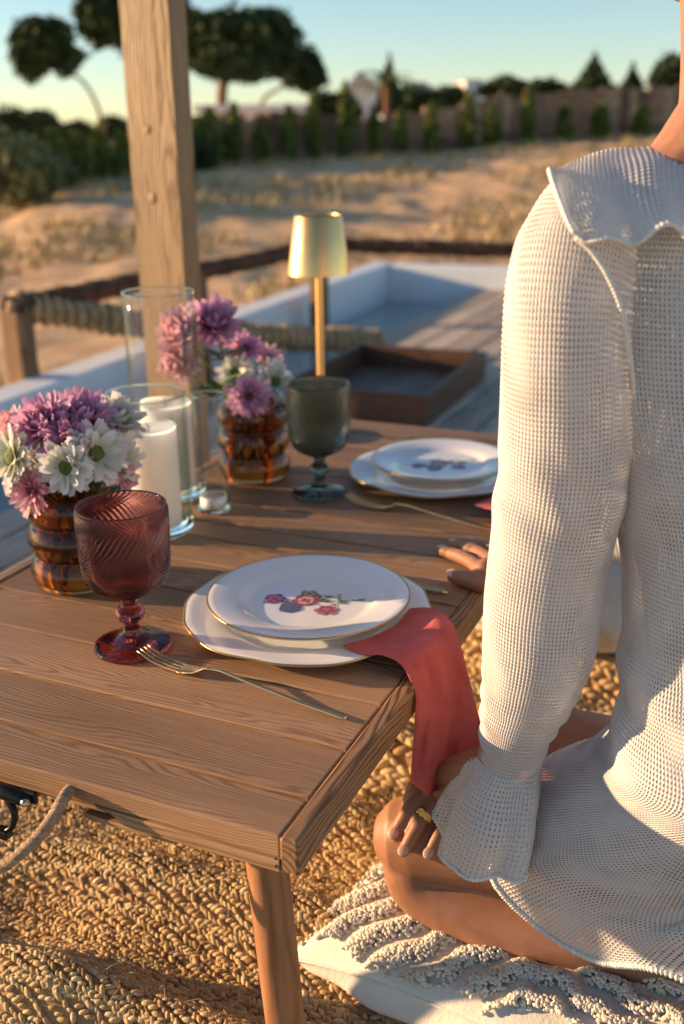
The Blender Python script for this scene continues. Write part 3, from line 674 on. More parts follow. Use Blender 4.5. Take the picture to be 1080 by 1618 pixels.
# printed posy: thin petals, leaves and stems lying flat on the glaze
cols = {'violet': (.12, .03, .17), 'magenta': (.38, .05, .12), 'rose': (.50, .16, .17), 'slate': (.10, .11, .18), 'leaf': (.08, .14, .05), 'olive': (.20, .20, .09), 'blush': (.62, .36, .28)}
PM = {k: simple('print ' + k, v, .2, var=.55, scale=500) for k, v in cols.items()}
def posy(g, s, z, mir=1):
    G = {k: ([], []) for k in cols}
    def add(c, pts, hh=0):
        V, F = G[c]; n = len(V); V.extend([(x, y, z + hh) for x, y in pts]); F.append(tuple(range(n, n + len(pts))))
    rr = random.Random(5)
    def bloom(cx, cy, r, c1, c2, n=7):
        for ly_, (R_, cc, k) in enumerate(((r, c1, n), (r * .72, c2, n - 1), (r * .42, c1, 4))):
            for i in range(k):
                a = 6.283 * i / k + ly_ + rr.uniform(-.2, .2); w = R_ * .42; L = R_ * rr.uniform(.8, 1.1)
                pts = []
                for t in np.linspace(0, 6.283, 9)[:-1]:
                    px = L * .55 + L * .5 * math.cos(t); py_ = w * math.sin(t) * (1 + .2 * math.cos(t)); pts.append((cx + px * math.cos(a) - py_ * math.sin(a), cy + px * math.sin(a) + py_ * math.cos(a)))
                add(cc, pts, .00012 * ly_ + .00002 * i)
    def leaf(x, y, a, L, c='leaf'):
        pts = []
        for t in np.linspace(0, 6.283, 9)[:-1]:
            px = L * .5 + L * .5 * math.cos(t); py_ = L * .22 * math.sin(t) * (1 + .3 * math.sin(3 * t)); pts.append((x + px * math.cos(a) - py_ * math.sin(a), y + px * math.sin(a) + py_ * math.cos(a)))
        add(c, pts, -.00003 + .000001 * rr.random())
    def stem(x0, y0, x1, y1, w=.0005):
        dx, dy = x1 - x0, y1 - y0; L = math.hypot(dx, dy); nx, ny = -dy / L * w, dx / L * w
        add('olive', [(x0 - nx, y0 - ny), (x1 - nx, y1 - ny), (x1 + nx, y1 + ny), (x0 + nx, y0 + ny)], -.00006 - .000002 * rr.random())
    bloom(-.040, .006, .013, 'violet', 'magenta', 6); bloom(-.003, .000, .0155, 'magenta', 'blush', 8); bloom(.000, .019, .0105, 'olive', 'blush', 6)
    bloom(-.020, -.018, .0145, 'slate', 'slate', 8); bloom(.021, -.026, .0135, 'rose', 'magenta', 6)
    for x0, y0, x1, y1 in ((-.03, .004, -.004, 0), (-.018, -.012, -.004, -.002), (.008, 0, .068, .000), (.01, .002, .035, .012), (.012, -.002, .05, -.008), (.016, -.018, .006, -.004)): stem(x0, y0, x1, y1)
    for i in range(34):
        x, y = rr.choice([(-.026, -.002), (-.014, .010), (.014, .006), (.02, -.008), (.026, .012), (.034, .004), (.04, -.004), (.03, -.014), (.008, -.016), (.012, -.030), (.050, .001), (-.048, .002), (.036, .014)])
        leaf(x + rr.uniform(-.003, .003), y + rr.uniform(-.003, .003), rr.uniform(0, 6.28), rr.uniform(.005, .010), 'leaf' if rr.random() < .7 else 'olive')
    leaf(.058, .001, .1, .009)
    o = None
    V = []; F = []; mi = []; ks = list(cols)
    for i, k in enumerate(ks):
        v, f = G[k]; n = len(V); V += v; F += [tuple(q + n for q in ff) for ff in f]; mi += [i] * len(f)
    V = [(x * s, y * s, zz) for x, y, zz in V]
    me = mesh(V, F, False)
    for k in ks: me.materials.append(PM[k])
    me.polygons.foreach_set('material_index', mi); me.update()
    obj('printed_posy', me, None, g)
c1 = Vector((-.040, 1.068, T)); plate('charger_plate', c1, .139, 'large scalloped white plate with gilt edge under the nearer dessert plate', True, .017, .3)
d1 = c1 + Vector((.0015, .002, .0155)); g = plate('dessert_plate', d1, .1135, 'round white plate printed with a posy, on the nearer scalloped plate', False, .0165, 0); posy(g, .95, .0067)
c2 = Vector((.152, 1.575, T)); plate('charger_plate', c2, .139, 'large scalloped white plate under the farther dessert plate, beside the sleeve', True, .017, .9)
d2 = c2 + Vector((.006, .004, .0155)); g = plate('dessert_plate', d2, .110, 'round white plate printed with a posy, on the farther scalloped plate', False, .0165, .35); posy(g, .9, .0067)

# ------------------------------------------------------------ cutlery
def strip(P, W_, th):                 # bar with given half widths; P nx3, flat on z
    P = np.asarray(P, float); t = np.gradient(P, axis=0); t /= np.linalg.norm(t, axis=1)[:, None]; s = np.cross([0, 0, 1.0], t); s /= np.linalg.norm(s, axis=1)[:, None]
    u = np.cross(t, s); V = []; F = []
    for i in range(len(P)):
        w = W_[i]
        for a, b in ((-1, 0), (-.7, -1), (.7, -1), (1, 0), (.7, 1), (-.7, 1)): V.append(tuple(P[i] + s[i] * w * a + u[i] * th * .5 * b))
    for i in range(len(P) - 1):
        for k in range(6): F.append((i * 6 + k, i * 6 + (k + 1) % 6, i * 6 + 6 + (k + 1) % 6, i * 6 + 6 + k))
    F.append(tuple(reversed(range(6)))); F.append(tuple(range(len(V) - 6, len(V)))); return V, F
def fork(a, b, label, m):
    d = (b - a); L = d.length; g = empty('fork', Vector((a.x, a.y, T + .0006)), math.atan2(d.y, d.x), label, 'fork')
    xs = np.linspace(0, 1, 30); zz = [0.0052, 0.012, .0155, .010, .0045, .0035, .0032, .0030]; zk = [0, .04, .3, .36, .40, .6, .8, 1]
    prof = lambda q: float(np.interp(q, [0, .07, .14, .22, .29, .34, .42, .55, .8, 1], [.0115, .0045, .0022, .0018, .0045, .0115, .0125, .0090, .0038, .0020]))
    for i in range(4):
        y = -.0078 + i * .0052; q = np.linspace(.0, .235, 12)
        P = [(x * L, y * (1 + .08 * (x < .02)), prof(x)) for x in q]; V, F = strip(P, np.interp(q, [0, .03, .235], [.0006, .0012, .0016]), .0018); obj('tine', mesh(V, F), m, g)
    q = np.linspace(.212, 1, 44); w = np.interp(q, [.212, .25, .29, .33, .37, .42, .7, 1], [.0098, .0104, .0088, .005, .0027, .0021, .0025, .0034])
    V, F = strip([(x * L, 0, prof(x)) for x in q], w, .0022); obj('handle', mesh(V, F), m, g); return g
def atT(u, v): return PZ(u, v, T)
fork(atT(226, 1040), atT(547, 1139), 'slim brass toned fork lying between the plum goblet and the table corner', M_['champagne'])
fork(atT(548, 792), atT(790, 843), 'slim gold fork lying in shadow in front of the farther plates', M_['gold'])
def knife(a, b, label, m):
    d = b - a; L = d.length; g = empty('knife', Vector((a.x, a.y, T + .002)), math.atan2(d.y, d.x), label, 'knife')
    q = np.linspace(0, .48, 16); V, F = strip([(x * L, 0, .001) for x in q], np.interp(q, [0, .05, .3, .48], [.0015, .0075, .0085, .006]), .0012); obj('blade', mesh(V, F), m, g)
    q = np.linspace(.482, 1, 16); V, F = strip([(x * L, 0, .0022) for x in q], np.interp(q, [.48, .6, 1], [.004, .0028, .0035]), .0038); obj('handle', mesh(V, F), m, g)
kb = atT(707, 941); kd = (atT(707, 941) - atT(660, 935)).normalized()
knife(kb - kd * .215, kb, 'thin metal knife whose handle sticks out behind the nearer plates', M_['champagne'])

# ------------------------------------------------------------ coral napkins
def napkin(root, ctrl, thick=.0009, nu=110, nv=200, wr=.0030, hemcut=True, seed=2):
    # ctrl: rows (from the plate down to the hem) of points across the cloth
    G = np.array([[tuple(p) for p in row] for row in ctrl]); G = cr(G, nv); G = np.swapaxes(cr(np.swapaxes(G, 0, 1), nu), 0, 1)
    du = np.gradient(G, axis=1); dv = np.gradient(G, axis=0); Nn = np.cross(du, dv); Nn /= np.linalg.norm(Nn, axis=2)[..., None] + 1e-9
    u = np.linspace(0, 1, nu)[None, :]; v = np.linspace(0, 1, nv)[:, None]
    w = np.sin(u * 17 + 3 * v + seed) * .5 + np.sin(u * 31 - 5 * v) * .25 + .35 * vnoise(G * [1, 1, .35], 90, seed)
    w = w + .35 * (1 - np.abs(np.sin(u * 9 + 2.2 * v * v + vnoise(G, 30, seed + 1) * .8))) ** 2 * 2 - .2 + .16 * vnoise(G, 260, seed + 5)
    G = G + Nn * (w * wr * np.clip(v * 2.4 - .35, .12, 1))[..., None]
    if hemcut: G[-3:] += rng.normal(0, .0008, G[-3:].shape)
    F, I = gridf(nu, nv, False); n = nu * nv
    top = G.reshape(-1, 3); bot = (G - Nn * thick).reshape(-1, 3)
    V = np.concatenate([top, bot]); F2 = np.concatenate([F, F[:, ::-1] + n])
    e = []
    for i in range(nu - 1): e += [(i + 1, i, i + n, i + 1 + n), ((nv - 1) * nu + i, (nv - 1) * nu + i + 1, (nv - 1) * nu + i + 1 + n, (nv - 1) * nu + i + n)]
    for j in range(nv - 1): e += [(j * nu, (j + 1) * nu, (j + 1) * nu + n, j * nu + n), ((j + 1) * nu + nu - 1, j * nu + nu - 1, j * nu + nu - 1 + n, (j + 1) * nu + nu - 1 + n)]
    return mesh(V, np.concatenate([F2, np.array(e)]))
e0 = 0.0
zc = T + .0215
rows = [
    [PZ(540, 1020, T + .016), PZ(585, 1008, T + .016), PZ(625, 988, T + .017), PZ(648, 962, T + .017)],
    [PZ(572, 1034, T + .018), PZ(615, 1018, T + .020), PZ(655, 990, T + .021), PZ(676, 961, T + .019)],
    [PZ(605, 1036, T + .021), PZ(645, 1022, T + .027), PZ(680, 996, T + .027), PZ(697, 968, T + .022)],
    [PZ(634, 1052, T + .016), PZ(668, 1034, T + .024), PZ(702, 1012, T + .022), PZ(716, 988, T + .016)],
    [PY(652, 1088, .915), PY(684, 1078, .93), PY(716, 1052, .955), PY(732, 1032, .975)],
    [PY(654, 1128, .905), PY(688, 1122, .915), PY(724, 1100, .945), PY(745, 1078, .972)],
    [PY(652, 1176, .905), PY(682, 1172, .905), PY(724, 1154, .94), PY(757, 1134, .97)],
    [PY(650, 1228, .905), PY(676, 1246, .895), PY(706, 1216, .935), PY(765, 1178, .965)],
    [PY(651, 1239, .905), PY(682, 1254, .895), PY(712, 1220, .938), PY(768, 1184, .965)]]
nap = empty('napkin', PZ(620, 1010, T + .018), 0, 'coral red cotton napkin hanging over the table edge from under the nearer dessert plate', 'napkin')
o = obj('cloth', napkin(nap, rows), M_['coral'], nap); o.matrix_parent_inverse = Matrix.Translation(-nap.location)
rows2 = [[PZ(748, 798, T + .016), PZ(775, 788, T + .016), PZ(800, 775, T + .017)], [PZ(765, 803, T + .022), PZ(795, 795, T + .024), PZ(822, 782, T + .022)],
         [PZ(785, 812, T + .022), PZ(815, 805, T + .022), PZ(840, 790, T + .018)], [PY(800, 850, 1.44), PY(830, 838, 1.46), PY(862, 820, 1.50)], [PY(805, 930, 1.43), PY(835, 925, 1.45), PY(870, 905, 1.49)]]
nap2 = empty('napkin', PZ(800, 800, T + .018), 0, 'coral red napkin folded under the farther dessert plate, mostly behind the sleeve', 'napkin')
o = obj('cloth', napkin(nap2, rows2, nu=30, nv=50, wr=.001), M_['coral'], nap2); o.matrix_parent_inverse = Matrix.Translation(-nap2.location)

# ------------------------------------------------------------ flowers
def petal_mesh(L, w, curl, cup, notch=0.0, n=5):
    V = []; F = []
    for i in range(n + 1):
        t = i / n; ww = w * (math.sin(math.pi * min(1, t * .80 + .12)) ** .7) * (1 - .12 * (t > .95)); a = curl * t * t
        x = L * (t - .12 * curl * t * t); z = L * (.5 * curl * t * t)
        for s in (-1, 0, 1): V.append((x - (notch * L if s == 0 and i == n else 0), s * ww, z + cup * w * (abs(s)) * math.sin(math.pi * t)))
    for i in range(n):
        for k in range(2): F.append((i * 3 + k, i * 3 + k + 1, i * 3 + k + 4, i * 3 + k + 3))
    return V, F
def petal_mat(name, tip, base, tl=.35):
    m, nt, ns, ls, p = newmat(name); tc = N(nt, 'ShaderNodeTexCoord'); sp = N(nt, 'ShaderNodeSeparateXYZ'); ls.new(tc.outputs['Generated'], sp.inputs[0])
    oi = N(nt, 'ShaderNodeObjectInfo'); c = ramp(nt, sp.outputs[0], [(.0, base), (.75, tip)])
    t2 = N(nt, 'ShaderNodeMapRange'); ls.new(oi.outputs['Random'], t2.inputs[0]); t2.inputs[3].default_value = .78; t2.inputs[4].default_value = 1.12
    cc = N(nt, 'ShaderNodeCombineColor')
    for i in range(3): ls.new(t2.outputs[0], cc.inputs[i])
    c = mixc(nt, 1.0, c, cc.outputs[0], 'MULTIPLY')
    mp = N(nt, 'ShaderNodeMapping'); mp.inputs['Scale'].default_value = (.6, 9, 1); ls.new(tc.outputs['Generated'], mp.inputs['Vector'])
    nz = N(nt, 'ShaderNodeTexNoise', i_Scale=1.6, i_Detail=3.0); ls.new(mp.outputs[0], nz.inputs['Vector']); bump(nt, p, nz.outputs[0], .5, .001)
    ls.new(c, p.inputs['Base Color']); p.inputs['Roughness'].default_value = .6
    t = N(nt, 'ShaderNodeBsdfTranslucent'); ls.new(c, t.inputs[0]); ms = N(nt, 'ShaderNodeMixShader'); ms.inputs[0].default_value = tl
    ls.new(p.outputs[0], ms.inputs[1]); ls.new(t.outputs[0], ms.inputs[2]); ls.new(ms.outputs[0], ns['Material Output'].inputs[0]); return m
PMAT = {'orchid': petal_mat('orchid pink petal', (.74, .42, .62), (.50, .14, .36)), 'mauve': petal_mat('mauve petal', (.66, .34, .52), (.42, .10, .27)),
        'rose': petal_mat('rose pink petal', (.86, .52, .58), (.68, .20, .30)), 'blush': petal_mat('blush petal', (.80, .52, .60), (.7, .3, .42)),
        'white': petal_mat('white petal', (.82, .81, .78), (.62, .66, .42))}
GREEN = simple('stem green', (.07, .14, .035), .5, var=.3, scale=60); LEAFG = simple('leaf green', (.06, .13, .03), .45, var=.35, scale=40)
DISC = simple('daisy disc green', (.09, .125, .015), .7, var=.35, scale=300, bumpk=.8, bscale=700); DDARK = simple('dark flower eye', (.10, .03, .04), .8, var=.4, scale=200)
STK = simple('wet stem', (.10, .12, .03), .5, var=.4, scale=60)
PME = {}
def pm(key, *a):
    if key not in PME: PME[key] = mesh(*petal_mesh(*a))
    return PME[key]
def place(me_key, mesh_args, mat_, parent, az, el, r0, z0, sc_):
    base = pm(me_key, *mesh_args); me = base
    k = (me_key, mat_)
    if k not in PME: m2 = base.copy(); m2.materials.clear(); m2.materials.append(PMAT[mat_]); PME[k] = m2
    o = bpy.data.objects.new('petal', PME[k]); C.objects.link(o); o.parent = parent
    Rz = Matrix.Rotation(az, 4, 'Z'); Ry = Matrix.Rotation(-el, 4, 'Y'); Rx = Matrix.Rotation(random.uniform(-.35, .35), 4, 'X')
    o.matrix_local = Rz @ Matrix.Translation((r0, 0, z0)) @ Ry @ Rx @ Matrix.Scale(sc_ * random.uniform(.78, 1.14), 4)
def flower(kind, c, face, R_, colr, label, stem_to, name='flower', group=None):
    face = Vector(face).normalized(); q = face.to_track_quat('Z', 'Y')
    f = empty(name, c, 0, label, 'flower', group); f.rotation_mode = 'QUATERNION'; f.rotation_quaternion = q
    if kind == 'daisy':
        for lay, (n, el, s_) in enumerate(((14, .08, 1.0), (13, .26, .95), (8, .5, .8))):
            for i in range(n): place('daisy', (1, .215, .28, .45, .05), colr, f, 6.283 * (i + .5 * lay) / n + random.uniform(-.1, .1), el + random.uniform(-.18, .15), R_ * .12, R_ * .04 * lay, R_ * .88 * s_)
        V, F = ellipsoid((0, 0, R_ * .07), (R_ * .27, R_ * .27, R_ * .16), n=24, m=10)
        V = [(x + random.uniform(-1, 1) * .0004, y + random.uniform(-1, 1) * .0004, z) for x, y, z in V]
        obj('flower_disc', mesh(V, F), DISC, f)
    elif kind == 'pom':                # chrysanthemum ball
        R_ *= 1.12
        lay = [(16, -.35, .98), (16, -.05, 1.0), (15, .28, .98), (14, .58, .92), (12, .86, .86), (9, 1.12, .78), (5, 1.38, .70)]
        for j, (n, el, s_) in enumerate(lay):
            for i in range(n): place('mum', (1, .18, .75, .8, .07), colr, f, 6.283 * (i + .5 * (j % 2)) / n + random.uniform(-.16, .16), el + random.uniform(-.16, .16), R_ * .10, 0, R_ * .9 * s_)
        V, F = ellipsoid((0, 0, 0), (R_ * .3,) * 3, n=12, m=8); obj('flower_heart', mesh(V, F), DDARK if colr != 'white' else DISC, f)
    else:                              # loose open mum with dark eye
        for j, (n, el, s_) in enumerate(((14, -.1, 1.0), (13, .18, .95), (11, .48, .8), (8, .85, .55))):
            for i in range(n): place('mum2', (1, .15, .35, .6, .05), colr, f, 6.283 * (i + .5 * (j % 2)) / n + random.uniform(-.14, .14), el + random.uniform(-.16, .16), R_ * .10, 0, R_ * .9 * s_)
        V, F = ellipsoid((0, 0, R_ * .08), (R_ * .15, R_ * .15, R_ * .1), n=12, m=6); obj('flower_heart', mesh(V, F), DDARK, f)
    s0 = Vector(c); s1 = Vector(stem_to); md = s0.lerp(s1, .45) - face * R_ * .35
    V, F = tube([s0 - face * .002, md, s1], [.0018, .0016, .0018], 7, 14); o = obj('stem', mesh(V, F), STK, f)
    o.matrix_parent_inverse = (Matrix.Translation(c) @ q.to_matrix().to_4x4()).inverted()
    return f
V1 = VP1
def b1(u, v, dy): return PY(u, v, VP1.y + dy)
def foot1(k): a = k * 1.7; return VP1 + Vector((.028 * math.cos(a), .028 * math.sin(a), .02))
BQ1 = [('pom', (72, 672), -.015, (-.35, -.75, .75), .038, 'orchid', 'orchid pink chrysanthemum at the top left of the nearer bouquet'),
       ('pom', (128, 668), .0, (.1, -.5, .9), .040, 'orchid', 'orchid pink chrysanthemum in the top middle of the nearer bouquet'),
       ('pom', (112, 706), -.04, (.1, -1, .45), .034, 'mauve', 'mauve chrysanthemum in the centre of the nearer bouquet above the white daisy'),
       ('pom', (22, 676), .02, (-.6, -.4, .7), .026, 'rose', 'small pink chrysanthemum at the far left of the nearer bouquet'),
       ('open', (50, 775), -.045, (-.5, -1, .1), .034, 'rose', 'rose pink chrysanthemum hanging over the lip of the left amber vase'),
       ('daisy', (106, 738), -.062, (-.12, -1, .05), .036, 'white', 'white daisy with green eye facing forward in the middle of the nearer bouquet'),
       ('daisy', (150, 717), -.045, (.55, -1, .35), .040, 'white', 'white daisy with green eye on the right side of the nearer bouquet'),
       ('daisy', (22, 722), -.03, (-.75, -.8, .35), .044, 'white', 'white daisy turned away at the left side of the nearer bouquet'),
       ('pom', (182, 668), .03, (.5, -.4, .8), .034, 'white', 'white chrysanthemum at the top right of the nearer bouquet before the short cylinder'),
       ('daisy', (186, 722), .0, (.8, -.7, .1), .036, 'white', 'white daisy seen sideways low on the right of the nearer bouquet'),
       ('open', (192, 752), -.005, (.9, -.6, -.1), .028, 'rose', 'pink chrysanthemum low at the right of the nearer bouquet above the plum goblet'),
       ('pom', (62, 742), .01, (-.3, -.9, .2), .028, 'white', 'white chrysanthemum between the daisies and the vase neck in the nearer bouquet')]
for k, (kind, (u, v), dy, face, r_, colr, lab) in enumerate(BQ1): flower(kind, b1(u, v, dy), face, r_, colr, lab, foot1(k))
def b2(u, v, dy): return PY(u, v, VP2.y + dy)
def foot2(k): a = k * 1.3; return VP2 + Vector((.028 * math.cos(a), .028 * math.sin(a), .02))
BQ2 = [('pom', (336, 512), .0, (.3, -.6, .6), .042, 'orchid', 'orchid pink chrysanthemum highest in the farther bouquet'),
       ('pom', (290, 526), -.03, (-.6, -.8, .3), .040, 'rose', 'pale pink chrysanthemum seen through the tallest glass cylinder'),
       ('pom', (283, 566), -.035, (-.5, -.9, -.2), .034, 'rose', 'pink chrysanthemum lowest behind the tallest glass cylinder'),
       ('open', (388, 550), .02, (.2, -.4, .8), .036, 'orchid', 'orchid pink flower in the middle of the farther bouquet pointing up'),
       ('open', (393, 626), -.05, (.1, -1, .1), .040, 'orchid', 'orchid pink flower with dark eye facing forward in the farther bouquet'),
       ('daisy', (432, 604), .0, (.5, -.9, .4), .038, 'white', 'white daisy at the right of the farther bouquet beside the grey goblet'),
       ('daisy', (372, 590), .0, (-.2, -.7, .6), .034, 'white', 'white daisy between the two pink flowers of the farther bouquet'),
       ('open', (422, 566), .03, (.5, -.3, .8), .034, 'blush', 'pale blush flower at the top right of the farther bouquet'),
       ('daisy', (440, 648), -.01, (.8, -.8, .0), .030, 'white', 'small white daisy drooping against the right amber vase')]
for k, (kind, (u, v), dy, face, r_, colr, lab) in enumerate(BQ2): flower(kind, b2(u, v, dy), face, r_, colr, lab, foot2(k))
def leafy(name, c, base, label, n=4, L=.04):
    g = empty(name, c, 0, label, 'leaves'); c = Vector(c)
    V, F = tube([Vector(base) - c, (Vector(base) - c) * .4 + Vector((.004, 0, 0)), Vector((0, 0, .005))], [.0017, .0015, .001], 7, 12); obj('stem', mesh(V, F), GREEN, g)
    for i in range(n):
        V, F = petal_mesh(L, L * .26, random.uniform(-.4, .3), .3, 0, 8)
        V = [(x, y * (1 + .30 * math.sin(x / L * 22)), z) for x, y, z in V]
        obj('leaf', mesh(V, F), LEAFG, g, (random.uniform(-.004, .004), random.uniform(-.004, .004), random.uniform(-.018, .004)), (random.uniform(-.5, .5), random.uniform(-.7, .1), i * 6.28 / n + random.uniform(-.4, .4)))
leafy('leaf_sprig', b2(345, 612, -.02), foot2(11), 'green leaf sprig sticking out of the farther bouquet beside the slim glass tube', 6, .042)
leafy('leaf_sprig', b2(352, 560, .01), foot2(12), 'dark green leaf sprig under the highest flower of the farther bouquet', 5, .036)
leafy('leaf_sprig', b1(148, 764, -.03), foot1(13), 'small green leaf sprig at the neck of the left amber vase', 5, .03)
leafy('leaf_sprig', b1(88, 768, -.045), foot1(15), 'green leaf sprig hanging in front of the neck of the left amber vase', 5, .026)

# ------------------------------------------------------------ braided jute rug
def lumps(P, A, B_, Nn, s, squash, rings=4, seg=5):   # many small rounded stitches: centres, long axis, cross axis, normal, sizes
    ph = np.linspace(0, math.pi, rings + 2)[1:-1]; th = np.linspace(0, 2 * math.pi, seg + 1)[:-1]
    T_ = [(-1, 0, 0)] + [(-math.cos(p), math.sin(p) * math.cos(t), math.sin(p) * math.sin(t)) for p in ph for t in th] + [(1, 0, 0)]
    T_ = np.array(T_); F = []
    for t in range(seg): F.append((0, 1 + (t + 1) % seg, 1 + t))
    for r in range(rings - 1):
        for t in range(seg):
            a = 1 + r * seg + t; b = 1 + r * seg + (t + 1) % seg; F.append((a, b, b + seg)); F.append((a, b + seg, a + seg))
    k = 1 + (rings - 1) * seg; e = len(T_) - 1
    for t in range(seg): F.append((k + t, k + (t + 1) % seg, e))
    F = np.array(F); n = len(P)
    V = P[:, None] + A[:, None] * (T_[None, :, 0, None] * s[:, None, 0:1]) + B_[:, None] * (T_[None, :, 1, None] * s[:, None, 1:2]) + Nn[:, None] * (T_[None, :, 2, None] * s[:, None, 2:3])
    FF = F[None] + (np.arange(n) * len(T_))[:, None, None]
    return V.reshape(-1, 3), FF.reshape(-1, 3), len(T_)
RC = np.array([-.95, -.25])
def rug_h(x, y):
    x = np.asarray(x, float); y = np.asarray(y, float)
    d = np.hypot(x - RC[0], y - RC[1]); a = np.arctan2(y - RC[1], x - RC[0]); P = np.stack([x, y], -1)
    w = d + .035 * np.sin(a * 5 + 1) + .03 * vnoise(P, 5, 31)
    h = .5 + .5 * np.sin(2 * math.pi * w / .185 + 1.2)
    h = .004 + .046 * h ** 1.7 * (.55 + .45 * np.clip(vnoise(P, 4.0, 33) + .5, 0, 1)) + .007 * (vnoise(P, 17, 34) + 1)
    flat = np.clip((x - .02) / .10, 0, 1) * np.clip((1.25 - y) / .1, 0, 1); h = h * (1 - .75 * flat) + .004
    return h * np.clip((2.2 - y) / .5, .25, 1)
def jute_mat():
    m, nt, ns, ls, p = newmat('jute'); at = N(nt, 'ShaderNodeAttribute', attribute_name='tone')
    co = coords(nt, rnd=False); nz = N(nt, 'ShaderNodeTexNoise', i_Scale=650.0, i_Detail=3.0); ls.new(co, nz.inputs['Vector'])
    c = ramp(nt, at.outputs['Fac'], [(.0, (.26, .13, .055)), (.25, (.52, .33, .15)), (.7, (.74, .53, .27)), (1.0, (.84, .68, .42))])
    c = mixc(nt, 1.0, c, ramp(nt, nz.outputs[0], [(.3, (.72, .7, .66)), (.7, (1.12, 1.1, 1.08))]), 'MULTIPLY')
    ls.new(c, p.inputs['Base Color']); p.inputs['Roughness'].default_value = .75; p.inputs['Specular IOR Level'].default_value = .3
    bump(nt, p, nz.outputs[0], .7, .0012); return m
M_['jute'] = jute_mat()
def tone_attr(me, vals):
    at = me.attributes.new('tone', 'FLOAT', 'POINT'); at.data.foreach_set('value', np.asarray(vals, dtype=np.float32))
def build_rug():
    Ps, As, Ss, Ts = [], [], [], []
    def field(x0, x1, y0, y1, pr, pl, excl=None):
        rad = np.arange(.4, 3.2, pr)
        for i, r in enumerate(rad):
            n = int(2 * math.pi * r / pl); a = (np.arange(n) + .5 * (i % 2) + rng.uniform(-.12, .12, n)) / n * 2 * math.pi
            rr = r + rng.normal(0, pr * .16, n) + .004 * np.sin(a * 60 + i); x = RC[0] + rr * np.cos(a); y = RC[1] + rr * np.sin(a)
            k = (x > x0) & (x < x1) & (y > y0) & (y < y1)
            if excl: k &= ~((x > excl[0]) & (x < excl[1]) & (y > excl[2]) & (y < excl[3]))
            if not k.any(): continue
            x, y, a = x[k], y[k], a[k]; tilt = (1 if i % 2 else -1) * .60 + rng.normal(0, .20, len(x)); t = a + math.pi / 2 + tilt
            z = rug_h(x, y); Ps.append(np.stack([x, y, z + rng.normal(0, .0006, len(x))], -1)); As.append(np.stack([np.cos(t), np.sin(t), 0 * t], -1))
            q = rng.uniform(.80, 1.25, (len(x), 1)); Ss.append(q * np.array([[pl * .80, pr * .60, pr * .55]]))
            Ts.append(np.clip(.55 + rng.normal(0, .16, len(x)) + .12 * vnoise(np.stack([x, y], -1), 9, 44) - .35 * (rng.random(len(x)) < .07), 0, 1))
    near = (-.46, .30, .66, 1.22)
    field(*near, .0050, .0072); field(-1.0, 1.0, .35, 1.95, .0105, .0150, near)
    P = np.concatenate(Ps); A = np.concatenate(As); S = np.concatenate(Ss); Tn = np.concatenate(Ts)
    e = .004; gx = (rug_h(P[:, 0] + e, P[:, 1]) - rug_h(P[:, 0] - e, P[:, 1])) / (2 * e); gy = (rug_h(P[:, 0], P[:, 1] + e) - rug_h(P[:, 0], P[:, 1] - e)) / (2 * e)
    Nn = np.stack([-gx, -gy, 1 + 0 * gx], -1); Nn /= np.linalg.norm(Nn, axis=1)[:, None]
    A = A - Nn * (A * Nn).sum(1)[:, None]; A /= np.linalg.norm(A, axis=1)[:, None]
    A = A + Nn * rng.normal(0, .10, (len(A), 1)); Bq = np.cross(Nn, A)
    V, F, k = lumps(P, A, Bq, Nn, S, 1); me = mesh(V, F, True); tone_attr(me, np.repeat(Tn, k))
    rug = empty('jute_rug', (0, 0, 0), 0, 'chunky braided natural jute rug lying in folds on the deck under the table', 'rug')
    obj('braided_stitches', me, M_['jute'], rug, kind='stuff')
    xs = np.linspace(-1.0, 1.0, 200); ys = np.linspace(.35, 1.95, 160); X, Y = np.meshgrid(xs, ys); Z = rug_h(X, Y) - .0012
    Fg, _ = gridf(200, 160, False); me = mesh(np.stack([X, Y, Z], -1).reshape(-1, 3), Fg); tone_attr(me, np.full(200 * 160, .22))
    obj('backing', me, M_['jute'], rug)
    # loose fibres
    n = 500; x = rng.uniform(-.45, .3, n); y = rng.uniform(.7, 1.2, n); z = rug_h(x, y); Vs = []; Fs = []
    for i in range(n):
        a = rng.uniform(0, 6.28); L = rng.uniform(.008, .03); h = rng.uniform(.003, .012); q = [(x[i] + math.cos(a + t) * L * t, y[i] + math.sin(a + t) * L * t, z[i] + .003 + h * math.sin(t * 3)) for t in (0, .3, .6, 1)]
        V_, F_ = tube(q, .00025, 3); Fs += [tuple(k + len(Vs) for k in f) for f in F_]; Vs += V_
    me = mesh(Vs, Fs); tone_attr(me, np.full(len(Vs), .8)); obj('loose_fibres', me, M_['jute'], rug, kind='stuff')
build_rug()

